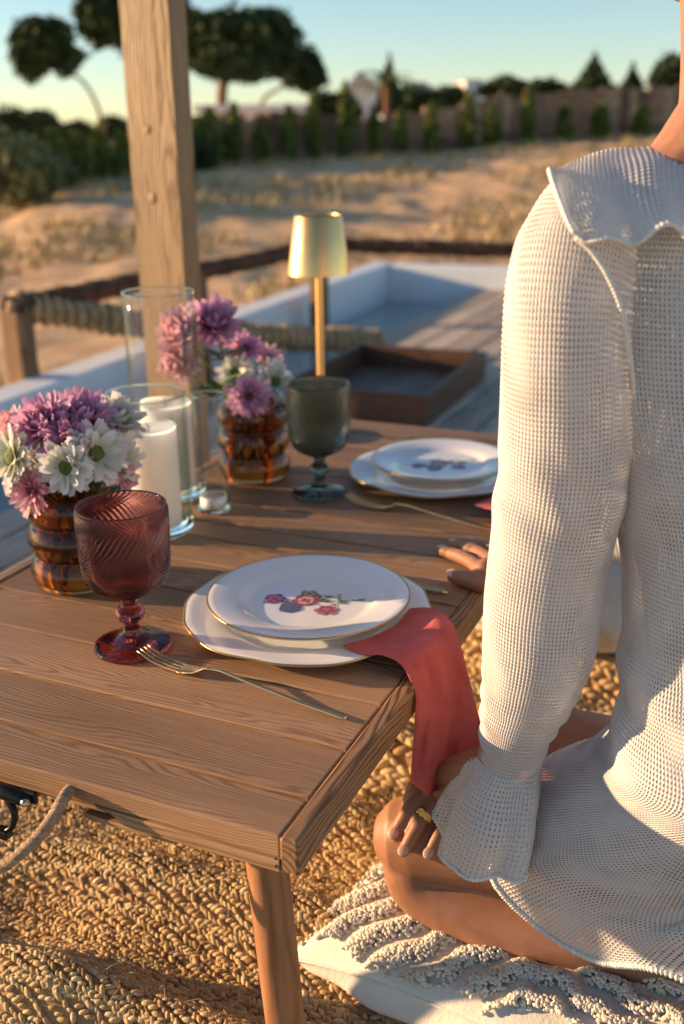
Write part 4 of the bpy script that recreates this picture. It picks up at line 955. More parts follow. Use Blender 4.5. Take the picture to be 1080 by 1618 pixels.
# ------------------------------------------------------------ seat cushion with tufted waves
CQ0 = PZ(454, 1512, .034); CQ1 = PZ(598, 1368, .05); CQ2 = PZ(720, 1640, .04)
qd = (CQ1 - CQ0); qd.z = 0; qd.normalize(); pd = (CQ2 - CQ0); pd.z = 0; pd.normalize()
pd = Vector((qd.y, -qd.x, 0)) * .35 + pd * .65; pd.normalize()
CW, CH = .66, .50
def cushion_pt(s, t, side):
    s = np.asarray(s, float); t = np.asarray(t, float)
    x = s * (1 - .05 * (1 - t * t)); y = t * (1 - .05 * (1 - s * s))
    e = np.maximum(np.abs(s), np.abs(t)); k = np.minimum(np.abs(s), np.abs(t)); cf = 1 - k ** 3 * e ** 6
    zs = .032 + .034 * cf
    th = np.clip((1 - s ** 2) * (1 - t ** 2), 0, 1) ** .5
    a = (x + 1) / 2 * CW; b = (y + 1) / 2 * CH
    wr = .004 * vnoise(np.stack([a, b], -1), 22, 51) * th
    d = 1 - e
    if side > 0: z = zs + th * .038 + wr
    else:
        z = zs - (zs - .008) * np.clip(d / .16, 0, 1) ** .62; q = np.sin(math.pi * np.clip(d / .16, 0, 1)) * cf * (.030 + .004 * np.sin(a * 60 + b * 50))
        a = a + np.where(np.abs(s) >= np.abs(t), np.sign(s), 0) * q; b = b + np.where(np.abs(t) > np.abs(s), np.sign(t), 0) * q
    P = np.array([CQ0.x, CQ0.y, 0]) + a[..., None] * np.array(pd) + b[..., None] * np.array(qd)
    P[..., 2] = z
    return P, a, b
def build_cushion():
    c = empty('seat_cushion', CQ0, 0, 'cream square floor cushion with tufted yarn waves under the kneeling person', 'cushion')
    inv = Matrix.Translation(-c.location)
    s = np.linspace(-1, 1, 130); g = np.sign(s) * (1 - (1 - np.abs(s)) ** 1.5); S, T_ = np.meshgrid(g, g)
    F, _ = gridf(130, 130, False)
    for side, nm in ((1, 'top_cover'), (-1, 'bottom_cover')):
        P, a, b = cushion_pt(S, T_, side); o = obj(nm, mesh(P.reshape(-1, 3), F if side > 0 else F[:, ::-1]), M_['cream'], c); o.matrix_parent_inverse = inv
    n = 32000; s = rng.uniform(-.985, .93, n); t = rng.uniform(-.985, .35, n); P, a, b = cushion_pt(s, t, 1)
    ra = np.hypot(a - .30, (b + .03) * 1.15); an = np.arctan2(b + .03, a - .30)
    ph = (ra + .010 * np.sin(an * 5 + 1) + .004 * np.sin(an * 17)) / .037
    k = ((ph % 1) < .70) & (ra > .085) & (b > .012 + .012 * np.sin(a * 40)); P = P[k]; a = a[k]; ph = ph[k] % 1
    q = np.sin(ph / .70 * math.pi); P[:, 2] += .0000 + .0085 * q ** .7
    m = len(P); ang = rng.uniform(0, 6.28, m); A = np.stack([np.cos(ang), np.sin(ang), 0 * ang], -1); Nn = np.tile([0, 0, 1.0], (m, 1)); B_ = np.cross(Nn, A)
    z = rng.uniform(.7, 1.25, (m, 1)) * np.array([[.0030, .0021, .0022]])
    V, F, k_ = lumps(P, A, B_, Nn, z, 1, 3, 5); o = obj('tufted_waves', mesh(V, F), M_['tuft'], c, kind='stuff'); o.matrix_parent_inverse = inv
    # piped seam round the edge
    e = []
    for u in np.linspace(-1, 1, 40): e.append((u, -1))
    for u in np.linspace(-1, 1, 40)[1:]: e.append((1, u))
    for u in np.linspace(1, -1, 40)[1:]: e.append((u, 1))
    for u in np.linspace(1, -1, 40)[1:]: e.append((-1, u))
    e = np.array(e); P, _, _ = cushion_pt(e[:, 0], e[:, 1], 1); V, F = tube(P, .0018, 6); o = obj('seam', mesh(V, F), M_['cream'], c); o.matrix_parent_inverse = inv
build_cushion()
# a second cream floor pouf beyond the person
pf = empty('floor_pouf', (.46, 1.80, .0), .3, 'crumpled cream wool floor pouf seen between the sleeve and the waist', 'pouf')
V, F = ellipsoid((0, 0, .115), (.36, .33, .125), n=90, m=60); Vn = np.array(V)
Vn = Vn + (Vn - [0, 0, .115]) * (.10 * vnoise(Vn, 16, 61) + .05 * vnoise(Vn, 44, 62))[:, None]; Vn[:, 2] = np.maximum(Vn[:, 2] * 1.0, .004) + .02
obj('cover', mesh(Vn, F), M_['blanket'], pf)
ph_ = [(.345 * math.cos(a), .315 * math.sin(a), .13 + .006 * math.sin(5 * a)) for a in np.linspace(0, 6.283, 80)]
V, F = tube(ph_, .006, 8); obj('seam', mesh(V, F), M_['blanket'], pf)

# ------------------------------------------------------------ vegetation, fence and houses in the distance
def foliage_mat(name, a, b, sc_=3.0):
    m, nt, ns, ls, p = newmat(name); co = coords(nt); nz = N(nt, 'ShaderNodeTexNoise', i_Scale=sc_, i_Detail=5.0); ls.new(co, nz.inputs['Vector'])
    ls.new(ramp(nt, nz.outputs[0], [(.3, a), (.7, b)]), p.inputs['Base Color']); p.inputs['Roughness'].default_value = .7; p.inputs['Specular IOR Level'].default_value = .2
    return m
FOL = {'pine': foliage_mat('pine needles', (.022, .040, .018), (.065, .095, .032)), 'shrub': foliage_mat('shrub foliage', (.08, .11, .022), (.20, .22, .055)),
       'dark': foliage_mat('dark evergreen foliage', (.025, .045, .018), (.07, .10, .035)), 'olive': foliage_mat('olive foliage', (.11, .125, .055), (.24, .25, .11))}
BARK = wood('pine bark', (.34, .19, .11), (.12, .06, .04), 'z', 8, rough=.9)
def leaves(blobs, n, size):           # leaf-sized faces through the volume of several lobes
    w = np.array([b[1][0] * b[1][1] * b[1][2] for b in blobs]) ** .7; w /= w.sum(); V = []
    for (c, r), f in zip(blobs, w):
        k = max(12, int(n * f)); d = rng.normal(size=(k, 3)); d /= np.linalg.norm(d, axis=1)[:, None]
        rad = rng.uniform(.35, 1.0, k) ** .5 * (1 + .26 * vnoise(d * 1.0, 6, int(rng.integers(1000))) + .1 * rng.normal(size=k))
        c_ = np.array(c) + d * rad[:, None] * np.array(r)
        a = rng.normal(size=(k, 3)); a /= np.linalg.norm(a, axis=1)[:, None]; b = np.cross(a, rng.normal(size=(k, 3))); b /= np.linalg.norm(b, axis=1)[:, None]
        s = size * rng.uniform(.6, 1.4, (k, 1)); V.append(np.stack([c_ - a * s - b * s * .4, c_ + a * s - b * s * .4, c_ + b * s * .9], 1))
    V = np.concatenate(V).reshape(-1, 3); return mesh(V, np.arange(len(V)).reshape(-1, 3), False)
def tree(name, base, blobs, label, mat_, n=6000, size=.12, trunk=None, tr=.12, group=None, cat='tree', limbs=True):
    t = empty(name, base, 0, label, cat, group); b0 = np.array(base)
    o = obj('crown', leaves([(np.array(c) - b0, r) for c, r in blobs], n, size), mat_, t)
    tk = trunk or [base, Vector(blobs[0][0])]
    tk = [np.array(p) - b0 for p in tk]
    V, F = tube(tk, np.linspace(tr, tr * .55, len(tk)), 10, 12); prt = [(V, F)]
    if limbs:
        top = tk[-1]; mid = tk[-1] * .75 + tk[max(0, len(tk) - 2)] * .25
        for c, r in blobs: prt.append(tube([mid, (mid + (np.array(c) - b0)) / 2 + [0, 0, -.1 * r[2]], np.array(c) - b0], [tr * .45, tr * .3, tr * .12], 6, 8))
    V, F = join(prt); obj('trunk', mesh(V, F), BARK, t); return t
# hedge shrubs
sh_u = [66, 92, 128, 160, 196, 315, 334, 372, 413, 457, 497, 546, 590, 632, 680, 738, 777, 832, 890, 946, 1010]
sh_top = [225, 210, 215, 208, 215, 190, 175, 168, 195, 170, 152, 135, 175, 175, 165, 152, 170, 140, 165, 165, 165]
sh_l = ['leftmost hedge shrub, beside the grey green bushes', 'hedge shrub second from the left bushes', 'hedge shrub under the low distant tree left of the bent trunk', 'hedge shrub standing right under the bent pine trunk', 'hedge shrub touching the left side of the timber post',
 'hedge shrub touching the right side of the timber post', 'hedge shrub just right of the one beside the timber post', 'tall thin hedge shrub in front of the umbrella pine trunk', 'short hedge shrub in front of the columned white house', 'hedge shrub under the small round pine crown',
 'broad tall hedge shrub below the end of the pine crown', 'tallest pointed hedge shrub left of the gabled house', 'slim hedge shrub just below the gabled house', 'short hedge shrub just right of the palm', 'hedge shrub in the gap between palm and tiny skyline house', 'hedge shrub below the tiny white skyline house',
 'hedge shrub left of the middle of the brown fence, right of the tiny house', 'tall hedge shrub at the middle of the lit brown fence', 'hedge shrub above the collar tip, left of the pointed conifer', 'hedge shrub directly below the pointed conifer', 'last hedge shrub before the neck at the right']
for i, (u, tp) in enumerate(zip(sh_u, sh_top)):
    b = hedge_pt(u, -.3 + random.uniform(-.2, .2)); b.z = float(terrain(b.x, b.y)); h = PY(u, tp, b.y).z - b.z; w = random.uniform(.15, .21) * (b.y / 24) * (1.4 if u < 350 else 1)
    bl = [((b.x + random.uniform(-.1, .1) * w, b.y, b.z + h * f), (w * k, w * k, h * .17)) for f, k in ((.14, .8), (.34, 1.05), (.55, .95), (.75, .75), (.9, .42))]
    tree('hedge_shrub', b, bl, sh_l[i], FOL['shrub'], 1500, .055, [b, b + Vector((.02, 0, h * .8))], .03, 'young shrubs planted along the fence', 'shrub', False)
for (u, v, d, r, lab) in ((20, 268, 13.6, .52, 'rounded olive green bush at the left edge in front of the hedge'), (50, 262, 15, .42, 'grey green bush behind the rounded one at the left edge'),
                          (-40, 245, 16, .6, 'tall dark bush cut by the left edge of the picture'), (330, 222, 20.5, .45, 'dense dark bush just right of the timber post'), (305, 235, 19, .35, 'low dark bush partly hidden by the timber post')):
    c = PY(u, v, d); g0 = float(terrain(c.x, c.y)); b = Vector((c.x, c.y, g0))
    bl = [((c.x + random.uniform(-.5, .5) * r, c.y + random.uniform(-.3, .3) * r, g0 + (c.z - g0) * random.uniform(.5, 1.25)), (r * .75, r * .75, (c.z - g0) * .55)) for _ in range(5)]
    tree('bush', b, bl, lab, FOL['olive'] if u < 60 else FOL['dark'], 3800, .06, [b, c], .05, None, 'bush')
# brown fence
FU = [-200, 80, 200, 300, 450, 560, 650, 740, 860, 960, 1060, 1300]; FV = [222, 224, 220, 184, 182, 186, 178, 158, 144, 138, 136, 134]
fence = empty('brushwood_fence', (0, 0, 0), 0, 'long brown fence of uneven upright slabs behind the row of shrubs', 'fence')
FM = [simple('fence slab %s' % n_, c_, .85, var=.35, scale=5, bumpk=.5, bscale=30) for n_, c_ in (('red brown', (.30, .165, .095)), ('tan', (.42, .27, .16)), ('dark', (.15, .085, .055)))]
u = -180.0
while u < 2000:
    a = hedge_pt(u, 1.0); du = random.uniform(15, 27); b = hedge_pt(u + du, 1.0); top = PY(u, np.interp(u, FU, FV) + random.uniform(-4, 5), a.y).z
    z0 = min(a.z, b.z) - .8; dx, dy = b.x - a.x, b.y - a.y; L = math.hypot(dx, dy) * random.uniform(1.04, 1.12); h = top - z0
    V, F = box(0, L, -.04, .04, 0, h, .03); V = [(x, y + .05 * math.sin(z * 3 + u) + (.05 * (x / L)), z + (.05 * math.sin(x * 9 + u) if z > h * .9 else 0)) for x, y, z in V]
    m_ = random.choices(FM, (.6, .3, .12) if u > 560 else (.35, .05, .6))[0]  # left stretch mostly dark slabs: the shrubs' shadow put into slab colour
    obj('slab', mesh(V, F, False), m_, fence, (a.x, a.y + random.uniform(-.07, .07), z0), (0, 0, math.atan2(dy, dx) - random.uniform(.0, .55))); u += du
p0 = [hedge_pt(u, 1.12) for u in np.linspace(-180, 2000, 34)]
V, F = tube([Vector((p.x, p.y, p.z + .55)) for p in p0], .05, 6, 60); obj('rail', mesh(V, F), FM[2], fence)
V, F = tube([Vector((p.x, p.y, p.z + .05)) for p in p0], .3, 6, 60); obj('base_board', mesh(V, F), FM[2], fence)

def blob(u, v, d, w, h, dd=None):     # a lobe seen at (u, v), w x h in photo scale
    c = PY(u, v, d); k = d / FPX; return (tuple(c), (w * k * .5, (dd or w * .8) * k * .5, h * k * .5))
def pbase(u, d): c = PY(u, 215, d); return Vector((c.x, c.y, float(terrain(c.x, c.y)) - .2))
D = 48
tree('umbrella_pine', pbase(352, D), [blob(380, 60, D, 150, 70), blob(330, 78, D + 1, 90, 66), blob(430, 82, D, 80, 72), blob(372, 100, D - 1, 110, 50), blob(410, 45, D, 100, 50), blob(335, 45, D, 80, 46), blob(300, 55, D, 60, 60)],
     'broad dark umbrella pine right of the timber post', FOL['pine'], 12000, .16, [pbase(352, D), PY(350, 160, D), PY(356, 118, D), PY(362, 90, D)], .28)
tree('umbrella_pine', pbase(470, D + 4), [blob(478, 112, D + 4, 58, 56), blob(462, 100, D + 4, 50, 44), blob(490, 122, D + 4, 40, 40)],
     'small round pine crown touching the right side of the broad umbrella pine', FOL['pine'], 5000, .15, [pbase(402, D + 4), PY(410, 170, D + 4), PY(440, 140, D + 4), PY(466, 118, D + 4)], .10)
tree('umbrella_pine', pbase(208, D - 6), [blob(172, 18, D - 6, 96, 60), blob(160, 42, D - 6, 60, 50), blob(200, 30, D - 6, 90, 90), blob(240, 10, D - 6, 110, 60), blob(150, 0, D - 6, 50, 40)],
     'dark pine crown at the top edge behind the timber post', FOL['pine'], 9000, .15, [pbase(206, D - 6), PY(204, 150, D - 6), PY(200, 70, D - 6)], .11)
tree('leaning_pine', pbase(172, D - 8), [blob(66, 72, D - 8, 96, 62), blob(48, 92, D - 8, 60, 56), blob(98, 90, D - 8, 58, 42), blob(72, 48, D - 8, 66, 40), blob(92, 50, D - 8, 30, 36)],
     'small pine with a bent bare trunk at the upper left', FOL['pine'], 7000, .12, [pbase(172, D - 8), PY(163, 205, D - 8), PY(152, 165, D - 8), PY(132, 130, D - 8), PY(104, 112, D - 8), PY(80, 100, D - 8)], .085)
for (u, v, w, h, dd, lab) in ((10, 205, 90, 60, 60, 'dark distant tree mass at the left edge under the small pine'), (60, 198, 70, 44, 64, 'low distant tree just left of the bent trunk'), (118, 208, 70, 30, 66, 'low distant tree behind the bent trunk'),
        (178, 205, 50, 38, 60, 'low distant tree left of the timber post'), (525, 175, 90, 52, 50, 'distant green tree right of the small round pine crown'), (655, 160, 90, 40, 54, 'distant tree behind the fence right of the spiky palm'),
        (800, 140, 84, 30, 60, 'low round distant tree above the middle of the fence'), (862, 142, 70, 28, 62, 'low distant tree above the fence left of the pointed conifer'), (710, 152, 70, 26, 60, 'low distant tree above the fence right of the white building'), (1062, 118, 66, 50, 56, 'round dark tree above the fence beside the neck'), (1150, 110, 120, 70, 56, 'round dark tree hidden behind the head')):
    tree('distant_tree', pbase(u, dd), [blob(u, v, dd, w * .8, h), blob(u - w * .28, v + h * .15, dd, w * .5, h * .7), blob(u + w * .3, v + h * .1, dd, w * .45, h * .75)], lab, FOL['dark'], 2600, .15, None, .12)
def conifer(u, vt, vb, w, d, lab, n=2600):
    c = PY(u, vt, d); bz = PY(u, vb, d).z; H_ = c.z - bz; b = pbase(u, d); k = w * d / FPX
    tree('conifer', b, [((c.x, c.y, bz + H_ * f), (k * s, k * s, H_ * .16)) for f, s in ((.08, .55), (.26, .46), (.45, .34), (.64, .22), (.82, .11), (.95, .05))], lab, FOL['dark'], n, .12, [b, (c.x, c.y, c.z)], .1, None, 'tree', False)
conifer(940, 88, 150, 62, 55, 'pointed dark conifer above the fence at the upper right')
conifer(1000, 104, 150, 34, 58, 'thin small conifer above the fence left of the neck')
conifer(615, 92, 175, 34, 50, 'slender spiky conifer beside the white gabled building')
pm_b = pbase(612, 44); pt = PY(610, 132, 44); pal = empty('palm', pm_b, 0, 'spiky palm with drooping fronds in front of the white gabled building', 'palm')
V, F = tube([(0, 0, 0), tuple(pt - pm_b)], [.16, .12], 8, 8); obj('trunk', mesh(V, F), BARK, pal)
for i in range(22):
    a = i * 2.4; L = random.uniform(1.0, 1.6); e = random.uniform(-.1, 1.2); V = []; F = []
    for j in range(9):
        t = j / 8; r = L * t * math.cos(e * (1 - t)); z = L * (t * math.sin(e) - .7 * t * t); w = .11 * math.sin(math.pi * min(.97, t + .1)) * (1 if j % 2 else .55)
        V += [(r * math.cos(a) - w * math.sin(a), r * math.sin(a) + w * math.cos(a), z - .04), (r * math.cos(a), r * math.sin(a), z), (r * math.cos(a) + w * math.sin(a), r * math.sin(a) - w * math.cos(a), z - .04)]
        if j: F += [(3 * j - 3, 3 * j - 2, 3 * j + 1, 3 * j), (3 * j - 2, 3 * j - 1, 3 * j + 2, 3 * j + 1)]
    obj('frond', mesh(V, F), FOL['shrub'], pal, tuple(pt - pm_b))
# white houses
WH = simple('white render', (.76, .75, .72), .8, var=.05, scale=3); GL_ = simple('dark window glass', (.03, .045, .06), .1); RF = simple('pale roof', (.5, .46, .42), .8, var=.1)
def house(name, u0, u1, vt, d, depth, label, gable=0.0, cols=0, wins=3):
    a = PY(u0, vt, d); b = PY(u1, vt, d); z0 = float(terrain((a.x + b.x) / 2, d)) - .5; w = b.x - a.x; h = a.z - z0
    g = empty(name, ((a.x + b.x) / 2, d, z0), 0, label, 'house')
    if cols:
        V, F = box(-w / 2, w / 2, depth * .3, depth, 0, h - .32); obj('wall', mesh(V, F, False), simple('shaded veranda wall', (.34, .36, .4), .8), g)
        V, F = box(-w / 2 - .3, w / 2 + .3, -.2, depth + .2, h - .3, h, .03); obj('roof_slab', mesh(V, F, False), WH, g)
        for i in range(cols):
            x = -w / 2 + .15 + i * (w - .3) / (cols - 1); V, F = box(x - .16, x + .16, 0, .32, 0, h - .302, .01); obj('column', mesh(V, F, False), WH, g)
    else:
        V, F = box(-w / 2, w / 2, 0, depth, 0, h); obj('wall', mesh(V, F, False), WH, g)
        if gable:
            V = [(-w / 2 - .2, -.2, h), (w / 2 + .2, -.2, h), (w / 2 + .2, depth, h), (-w / 2 - .2, depth, h), (-w * .12, -.2, h + gable), (-w * .12, depth, h + gable)]
            F = [(0, 1, 4), (2, 3, 5), (1, 2, 5, 4), (3, 0, 4, 5), (0, 3, 2, 1)]; V = [(x, y, z + .003) for x, y, z in V]; obj('roof', mesh(V, F, False), RF, g)
        else: V, F = box(-w / 2 - .1, w / 2 + .1, -.1, depth + .1, h + .003, h + .12); obj('roof', mesh(V, F, False), RF, g)
    for i in range(wins):
        x = -w / 2 + w * (i + .5) / wins; y = depth * .3 if cols else 0
        V, F = box(x - w * .09, x + w * .09, y - .04, y - .003, h * .45, h * .8); fw_ = obj('window', mesh(V, F, False), WH, g)
        V, F = box(x - w * .075, x + w * .075, y - .06, y - .041, h * .47, h * .78); obj('pane', mesh(V, F, False), GL_, fw_)
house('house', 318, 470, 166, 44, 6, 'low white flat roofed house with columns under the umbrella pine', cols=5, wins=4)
house('house', 548, 600, 142, 75, 8, 'white gabled house behind the spiky palm', gable=1.2, wins=2)
house('house', 650, 690, 142, 82, 8, 'pale gabled house partly hidden by trees right of the palm', gable=.6, wins=2)
house('house', 735, 762, 128, 90, 8, 'tiny white block shaped house on the skyline above the fence', wins=1)
house('house', 186, 216, 196, 60, 5, 'small white house edge just left of the timber post', wins=1)

# ------------------------------------------------------------ the kneeling person
HIPC = Vector((.43, .80, 0))
person = empty('person', (HIPC.x, HIPC.y, .08), 0, 'person in a white open knit dress kneeling on the cream cushion, back turned', 'person')
PINV = Matrix.Translation(-person.location)
def pobj(name, me, m, parent=None, kind=None):
    o = obj(name, me, m, parent or person, kind=kind); o.matrix_parent_inverse = PINV
    if parent is not None: o.matrix_parent_inverse = Matrix.Identity(4)
    return o
FD = Vector((-.50, .866, 0)); RD = Vector((.866, .50, 0))          # facing / to the person's right
SKX, SKY = .345, .89
bodyparts = []
def bp(P, r, n=18, m=None, **k): bodyparts.append(tube(P, r, n, m or max(8, 4 * len(P)), **k))
# trunk: stacked oval sections
def trunk():
    secs = [(.12, .44, .845, .09, .06), (.18, .43, .845, .125, .085), (.26, .415, .85, .135, .09), (.34, .39, .85, .120, .085), (.42, .376, .852, .108, .082), (.50, .370, .866, .112, .084),
            (.60, .355, .88, .135, .092), (.70, .350, .888, .150, .090), (.76, .347, .892, .150, .080), (.80, .345, .893, .120, .066), (.825, .342, .895, .075, .056)]
    A = cr(np.array(secs), 44); n = 28; V = []; F = []
    for z, cx, cy, wa, db in A:
        for k in range(n):
            a = 2 * math.pi * k / n; V.append(tuple(Vector((cx, cy, z)) + RD * wa * math.cos(a) + FD * db * math.sin(a)))
    for i in range(len(A) - 1):
        for k in range(n): F.append((i * n + k, i * n + (k + 1) % n, (i + 1) * n + (k + 1) % n, (i + 1) * n + k))
    F.append(tuple(reversed(range(n)))); F.append(tuple(range(len(V) - n, len(V)))); return V, F
bodyparts.append(trunk())
NKx = PY(1069, 120, .90)
bp([(.332, .893, .79), (.328, .895, .835), (.325, .897, .875), (.325, .903, .93), (.325, .915, 1.0)], [.080, .064, .0505, .0495, .054], 22, 20)
bp([(.230, .852, .804), (.275, .868, .832), (.312, .89, .885)], [.044, .043, .040]); bp([(.44, .945, .785), (.39, .92, .82), (.355, .90, .862)], [.045, .045, .042])
HC = Vector((.326, .930, 1.090))
bodyparts.append(ellipsoid(HC, (.074, .094, .112), Matrix.Rotation(math.atan2(-FD.x, FD.y), 3, 'Z'), 26, 20))
bodyparts.append(ellipsoid(HC + FD * .045 + Vector((0, 0, -.06)), (.05, .052, .055), None, 20, 14))
bp([HC + FD * .086 + Vector((0, 0, .012)), HC + FD * .104 + Vector((0, 0, -.018)), HC + FD * .108 + Vector((0, 0, -.030))], [.009, .012, .012], 12)
bp([HC + FD * .090 + RD * -.018 + Vector((0, 0, -.056)), HC + FD * .098 + Vector((0, 0, -.055)), HC + FD * .090 + RD * .018 + Vector((0, 0, -.056))], [.006, .0085, .006], 12)
for s in (-1, 1): bodyparts.append(ellipsoid(HC + RD * .076 * s + FD * .0 + Vector((0, 0, -.012)), (.010, .018, .028), None, 14, 10))
# left arm
SH = PY(922, 415, .838)
LEL = PY(880, 850, .842); LWR = PY(790, 1205, .862)
bp([SH + Vector((.03, .01, .012)), SH, SH.lerp(LEL, .35), SH.lerp(LEL, .7), LEL, LEL.lerp(LWR, .3), LEL.lerp(LWR, .7), LWR], [.042, .038, .037, .035, .034, .034, .028, .0225], 18, 40)
# left hand on the knee
def hand_l():
    P = PY
    K = [P(682, 1230, .930), P(690, 1238, .924), P(702, 1256, .915), P(716, 1286, .902)]
    mid = [P(656, 1246, .930), P(652, 1276, .914), P(664, 1304, .898), P(692, 1326, .886)]
    tip = [P(642, 1270, .922), P(622, 1317, .898), P(637, 1345, .880), P(676, 1350, .874)]
    rad = [.0076, .0080, .0079, .0068]
    W_ = LWR
    for k, m, t, r in zip(K, mid, tip, rad):
        k = Vector(k) + Vector((0, 0, .004)); m = Vector(m) + Vector((0, -.002, .006)); base = W_.lerp(k, .45)
        bp([base, k, k.lerp(m, .5) + Vector((0, 0, .001)), m, m.lerp(t, .55), Vector(t)], [.012, r * 1.15, r * .98, r * 1.06, r * .95, r * .80], 14, 22)
    # palm
    a, b = Vector(K[0]), Vector(K[3]); 
    for f in (0, .33, .66, 1): bp([W_.lerp(a.lerp(b, .5), .05), W_.lerp(a.lerp(b, f), .5) + Vector((0, 0, .002)), a.lerp(b, f)], [.021, .0165, .0115], 14, 12)
    th0 = W_.lerp(a, .35); bp([th0, th0.lerp(a, .5) + Vector((-.004, .02, -.012)), a + Vector((.012, .018, -.012))], [.016, .0105, .0075], 14, 12)
    return K, mid, tip
LH = hand_l()
# left leg: thigh, knee, shin folded under it
HL = Vector((.365, .860, .208)); KN = Vector((.074, .930, .168))
bp([HL + Vector((.05, .0, 0)), HL, HL.lerp(KN, .35), HL.lerp(KN, .65), HL.lerp(KN, .88), KN], [.086, .080, .068, .056, .0490, .0455], 24, 40)
SN = Vector((.082, .910, .118))
bp([KN + Vector((.0, -.004, -.018)), SN, Vector((.15, .880, .103)), Vector((.23, .850, .101)), Vector((.32, .817, .098)), Vector((.42, .790, .096))], [.037, .032, .034, .034, .031, .029], 22, 40)
bp([(.42, .79, .098), (.50, .76, .088), (.56, .76, .080)], [.032, .034, .022], 16)
# right thigh and shin beyond
HR = Vector((.50, .87, .195)); KR = Vector((.22, 1.085, .175))
bp([HR, HR.lerp(KR, .35), HR.lerp(KR, .7), KR], [.090, .080, .068, .058], 22, 30)
bp([KR + Vector((0, 0, -.03)), Vector((.33, .99, .115)), Vector((.48, .86, .11)), Vector((.58, .78, .1))], [.045, .046, .04, .03], 20, 30)
# right arm and hand on the table
SR = Vector((.50, .975, .765)); ER = Vector((.52, 1.13, .47)); WR = Vector((.245, 1.222, T + .030))
bp([SR - RD * .03, SR, SR.lerp(ER, .5), ER, ER.lerp(WR, .35), ER.lerp(WR, .75), WR], [.045, .044, .040, .036, .036, .029, .022], 18, 36)
def hand_r():
    tp = [PZ(698, 870, T + .0075), PZ(715, 860, T + .0075), PZ(745, 857, T + .0072), PZ(775, 862, T + .0065)]
    kn = [PZ(764, 898, T + .022), PZ(778, 884, T + .023), PZ(795, 876, T + .022), PZ(808, 874, T + .019)]
    md = [PZ(729, 880, T + .015), PZ(745, 868, T + .015), PZ(768, 863, T + .014), PZ(790, 866, T + .013)]
    rad = [.0088, .0088, .0082, .0072]
    for t, m, k, r in zip(tp, md, kn, rad):
        bp([WR.lerp(k, .5), k, k.lerp(m, .5), m, m.lerp(t, .5), t], [.014, r * 1.12, r, r * 1.02, r * .92, r * .8], 14, 22)
    for f in (0, .5, 1): bp([WR, WR.lerp(kn[0].lerp(kn[3], f), .55) , kn[0].lerp(kn[3], f)], [.020, .0155, .011], 14, 12)
    t3 = [WR.lerp(kn[0], .15) + Vector((0, -.008, -.006)), PZ(775, 918, T + .0125), PZ(742, 916, T + .0115), PZ(716, 911, T + .0105)]
    bp(t3, [.016, .0128, .0115, .0090], 16, 20); return tp, t3
RH = hand_r()
V, F = join(bodyparts)
body = pobj('body', mesh(V, F), M_['skin'])
rm = body.modifiers.new('fuse', 'REMESH'); rm.mode = 'VOXEL'; rm.voxel_size = .0026; rm.use_smooth_shade = True
sm = body.modifiers.new('soften', 'SMOOTH'); sm.factor = .5; sm.iterations = 3
# nails
def nail(p, d, up_, w=.0058, l=.0075, off=.0065):
    d = Vector(d).normalized(); up_ = Vector(up_); up_ = (up_ - d * up_.dot(d)).normalized(); sd = d.cross(up_)
    Mx = Matrix((sd, d, up_)).transposed(); V, F = ellipsoid(Vector(p) + up_ * off, (w, l, .0014), Mx, 16, 8); pobj('fingernail', mesh(V, F), M_['nail'])
cam_dir = Vector((-.05, -.62, .78))
for i in (1, 2, 3):
    t = Vector(LH[2][i]); m = Vector(LH[1][i]); nail(t, t - m, cam_dir, .0052, .0066, .0062)
for i in (0, 1, 2): t = Vector(RH[0][i]); nail(t + Vector((0, 0, 0)), t - PZ(764, 898, T + .016), (0, -.2, 1), .0052, .0066, .0058)
nail(RH[1][3], RH[1][3] - RH[1][2], (0, -.55, .8), .0062, .0078, .0072)
# ring
k_, m_ = Vector(LH[0][2]), Vector(LH[1][2]); rp = k_.lerp(m_, .80) + Vector((0, -.001, .005)); rd = (m_ - k_).normalized()
rq = rd.to_track_quat('Z', 'Y').to_matrix()
prt = []
for dz in (-.0024, -.0008, .0008, .0024):
    prt.append(tube([tuple(rp + rq @ Vector((.0100 * math.cos(a), .0100 * math.sin(a), dz + .0006 * math.sin(a * 9 + dz * 900)))) for a in np.linspace(0, 6.283, 49)], .0011, 6))
V, F = join(prt); pobj('gold_ring', mesh(V, F), M_['ringgold'])
for s_ in (-1, 1):
    ec = HC + FD * .0835 + RD * .030 * s_ + Vector((0, 0, .004)); V, F = ellipsoid(ec, (.0105, .0105, .0105), None, 16, 12); pobj('eye', mesh(V, F), simple('eye white', (.75, .72, .68), .2, var=.02))
    V, F = ellipsoid(ec + FD * .0075, (.0045, .0045, .0045), None, 12, 8); pobj('iris', mesh(V, F), simple('brown iris', (.05, .03, .02), .1))
    V, F = tube([ec + RD * -.013 + Vector((0, 0, .011)), ec + FD * .007 + Vector((0, 0, .0165)), ec + RD * .013 + Vector((0, 0, .011))], [.0015, .003, .0012], 8, 12); pobj('eyebrow', mesh(V, F), M_['hair'])
V, F = tube([HC + FD * .092 + RD * -.017 + Vector((0, 0, -.0555)), HC + FD * .1035 + Vector((0, 0, -.0545)), HC + FD * .092 + RD * .017 + Vector((0, 0, -.0555))], [.002, .0055, .002], 10, 16); pobj('lips', mesh(V, F), simple('lips', (.42, .14, .11), .4))
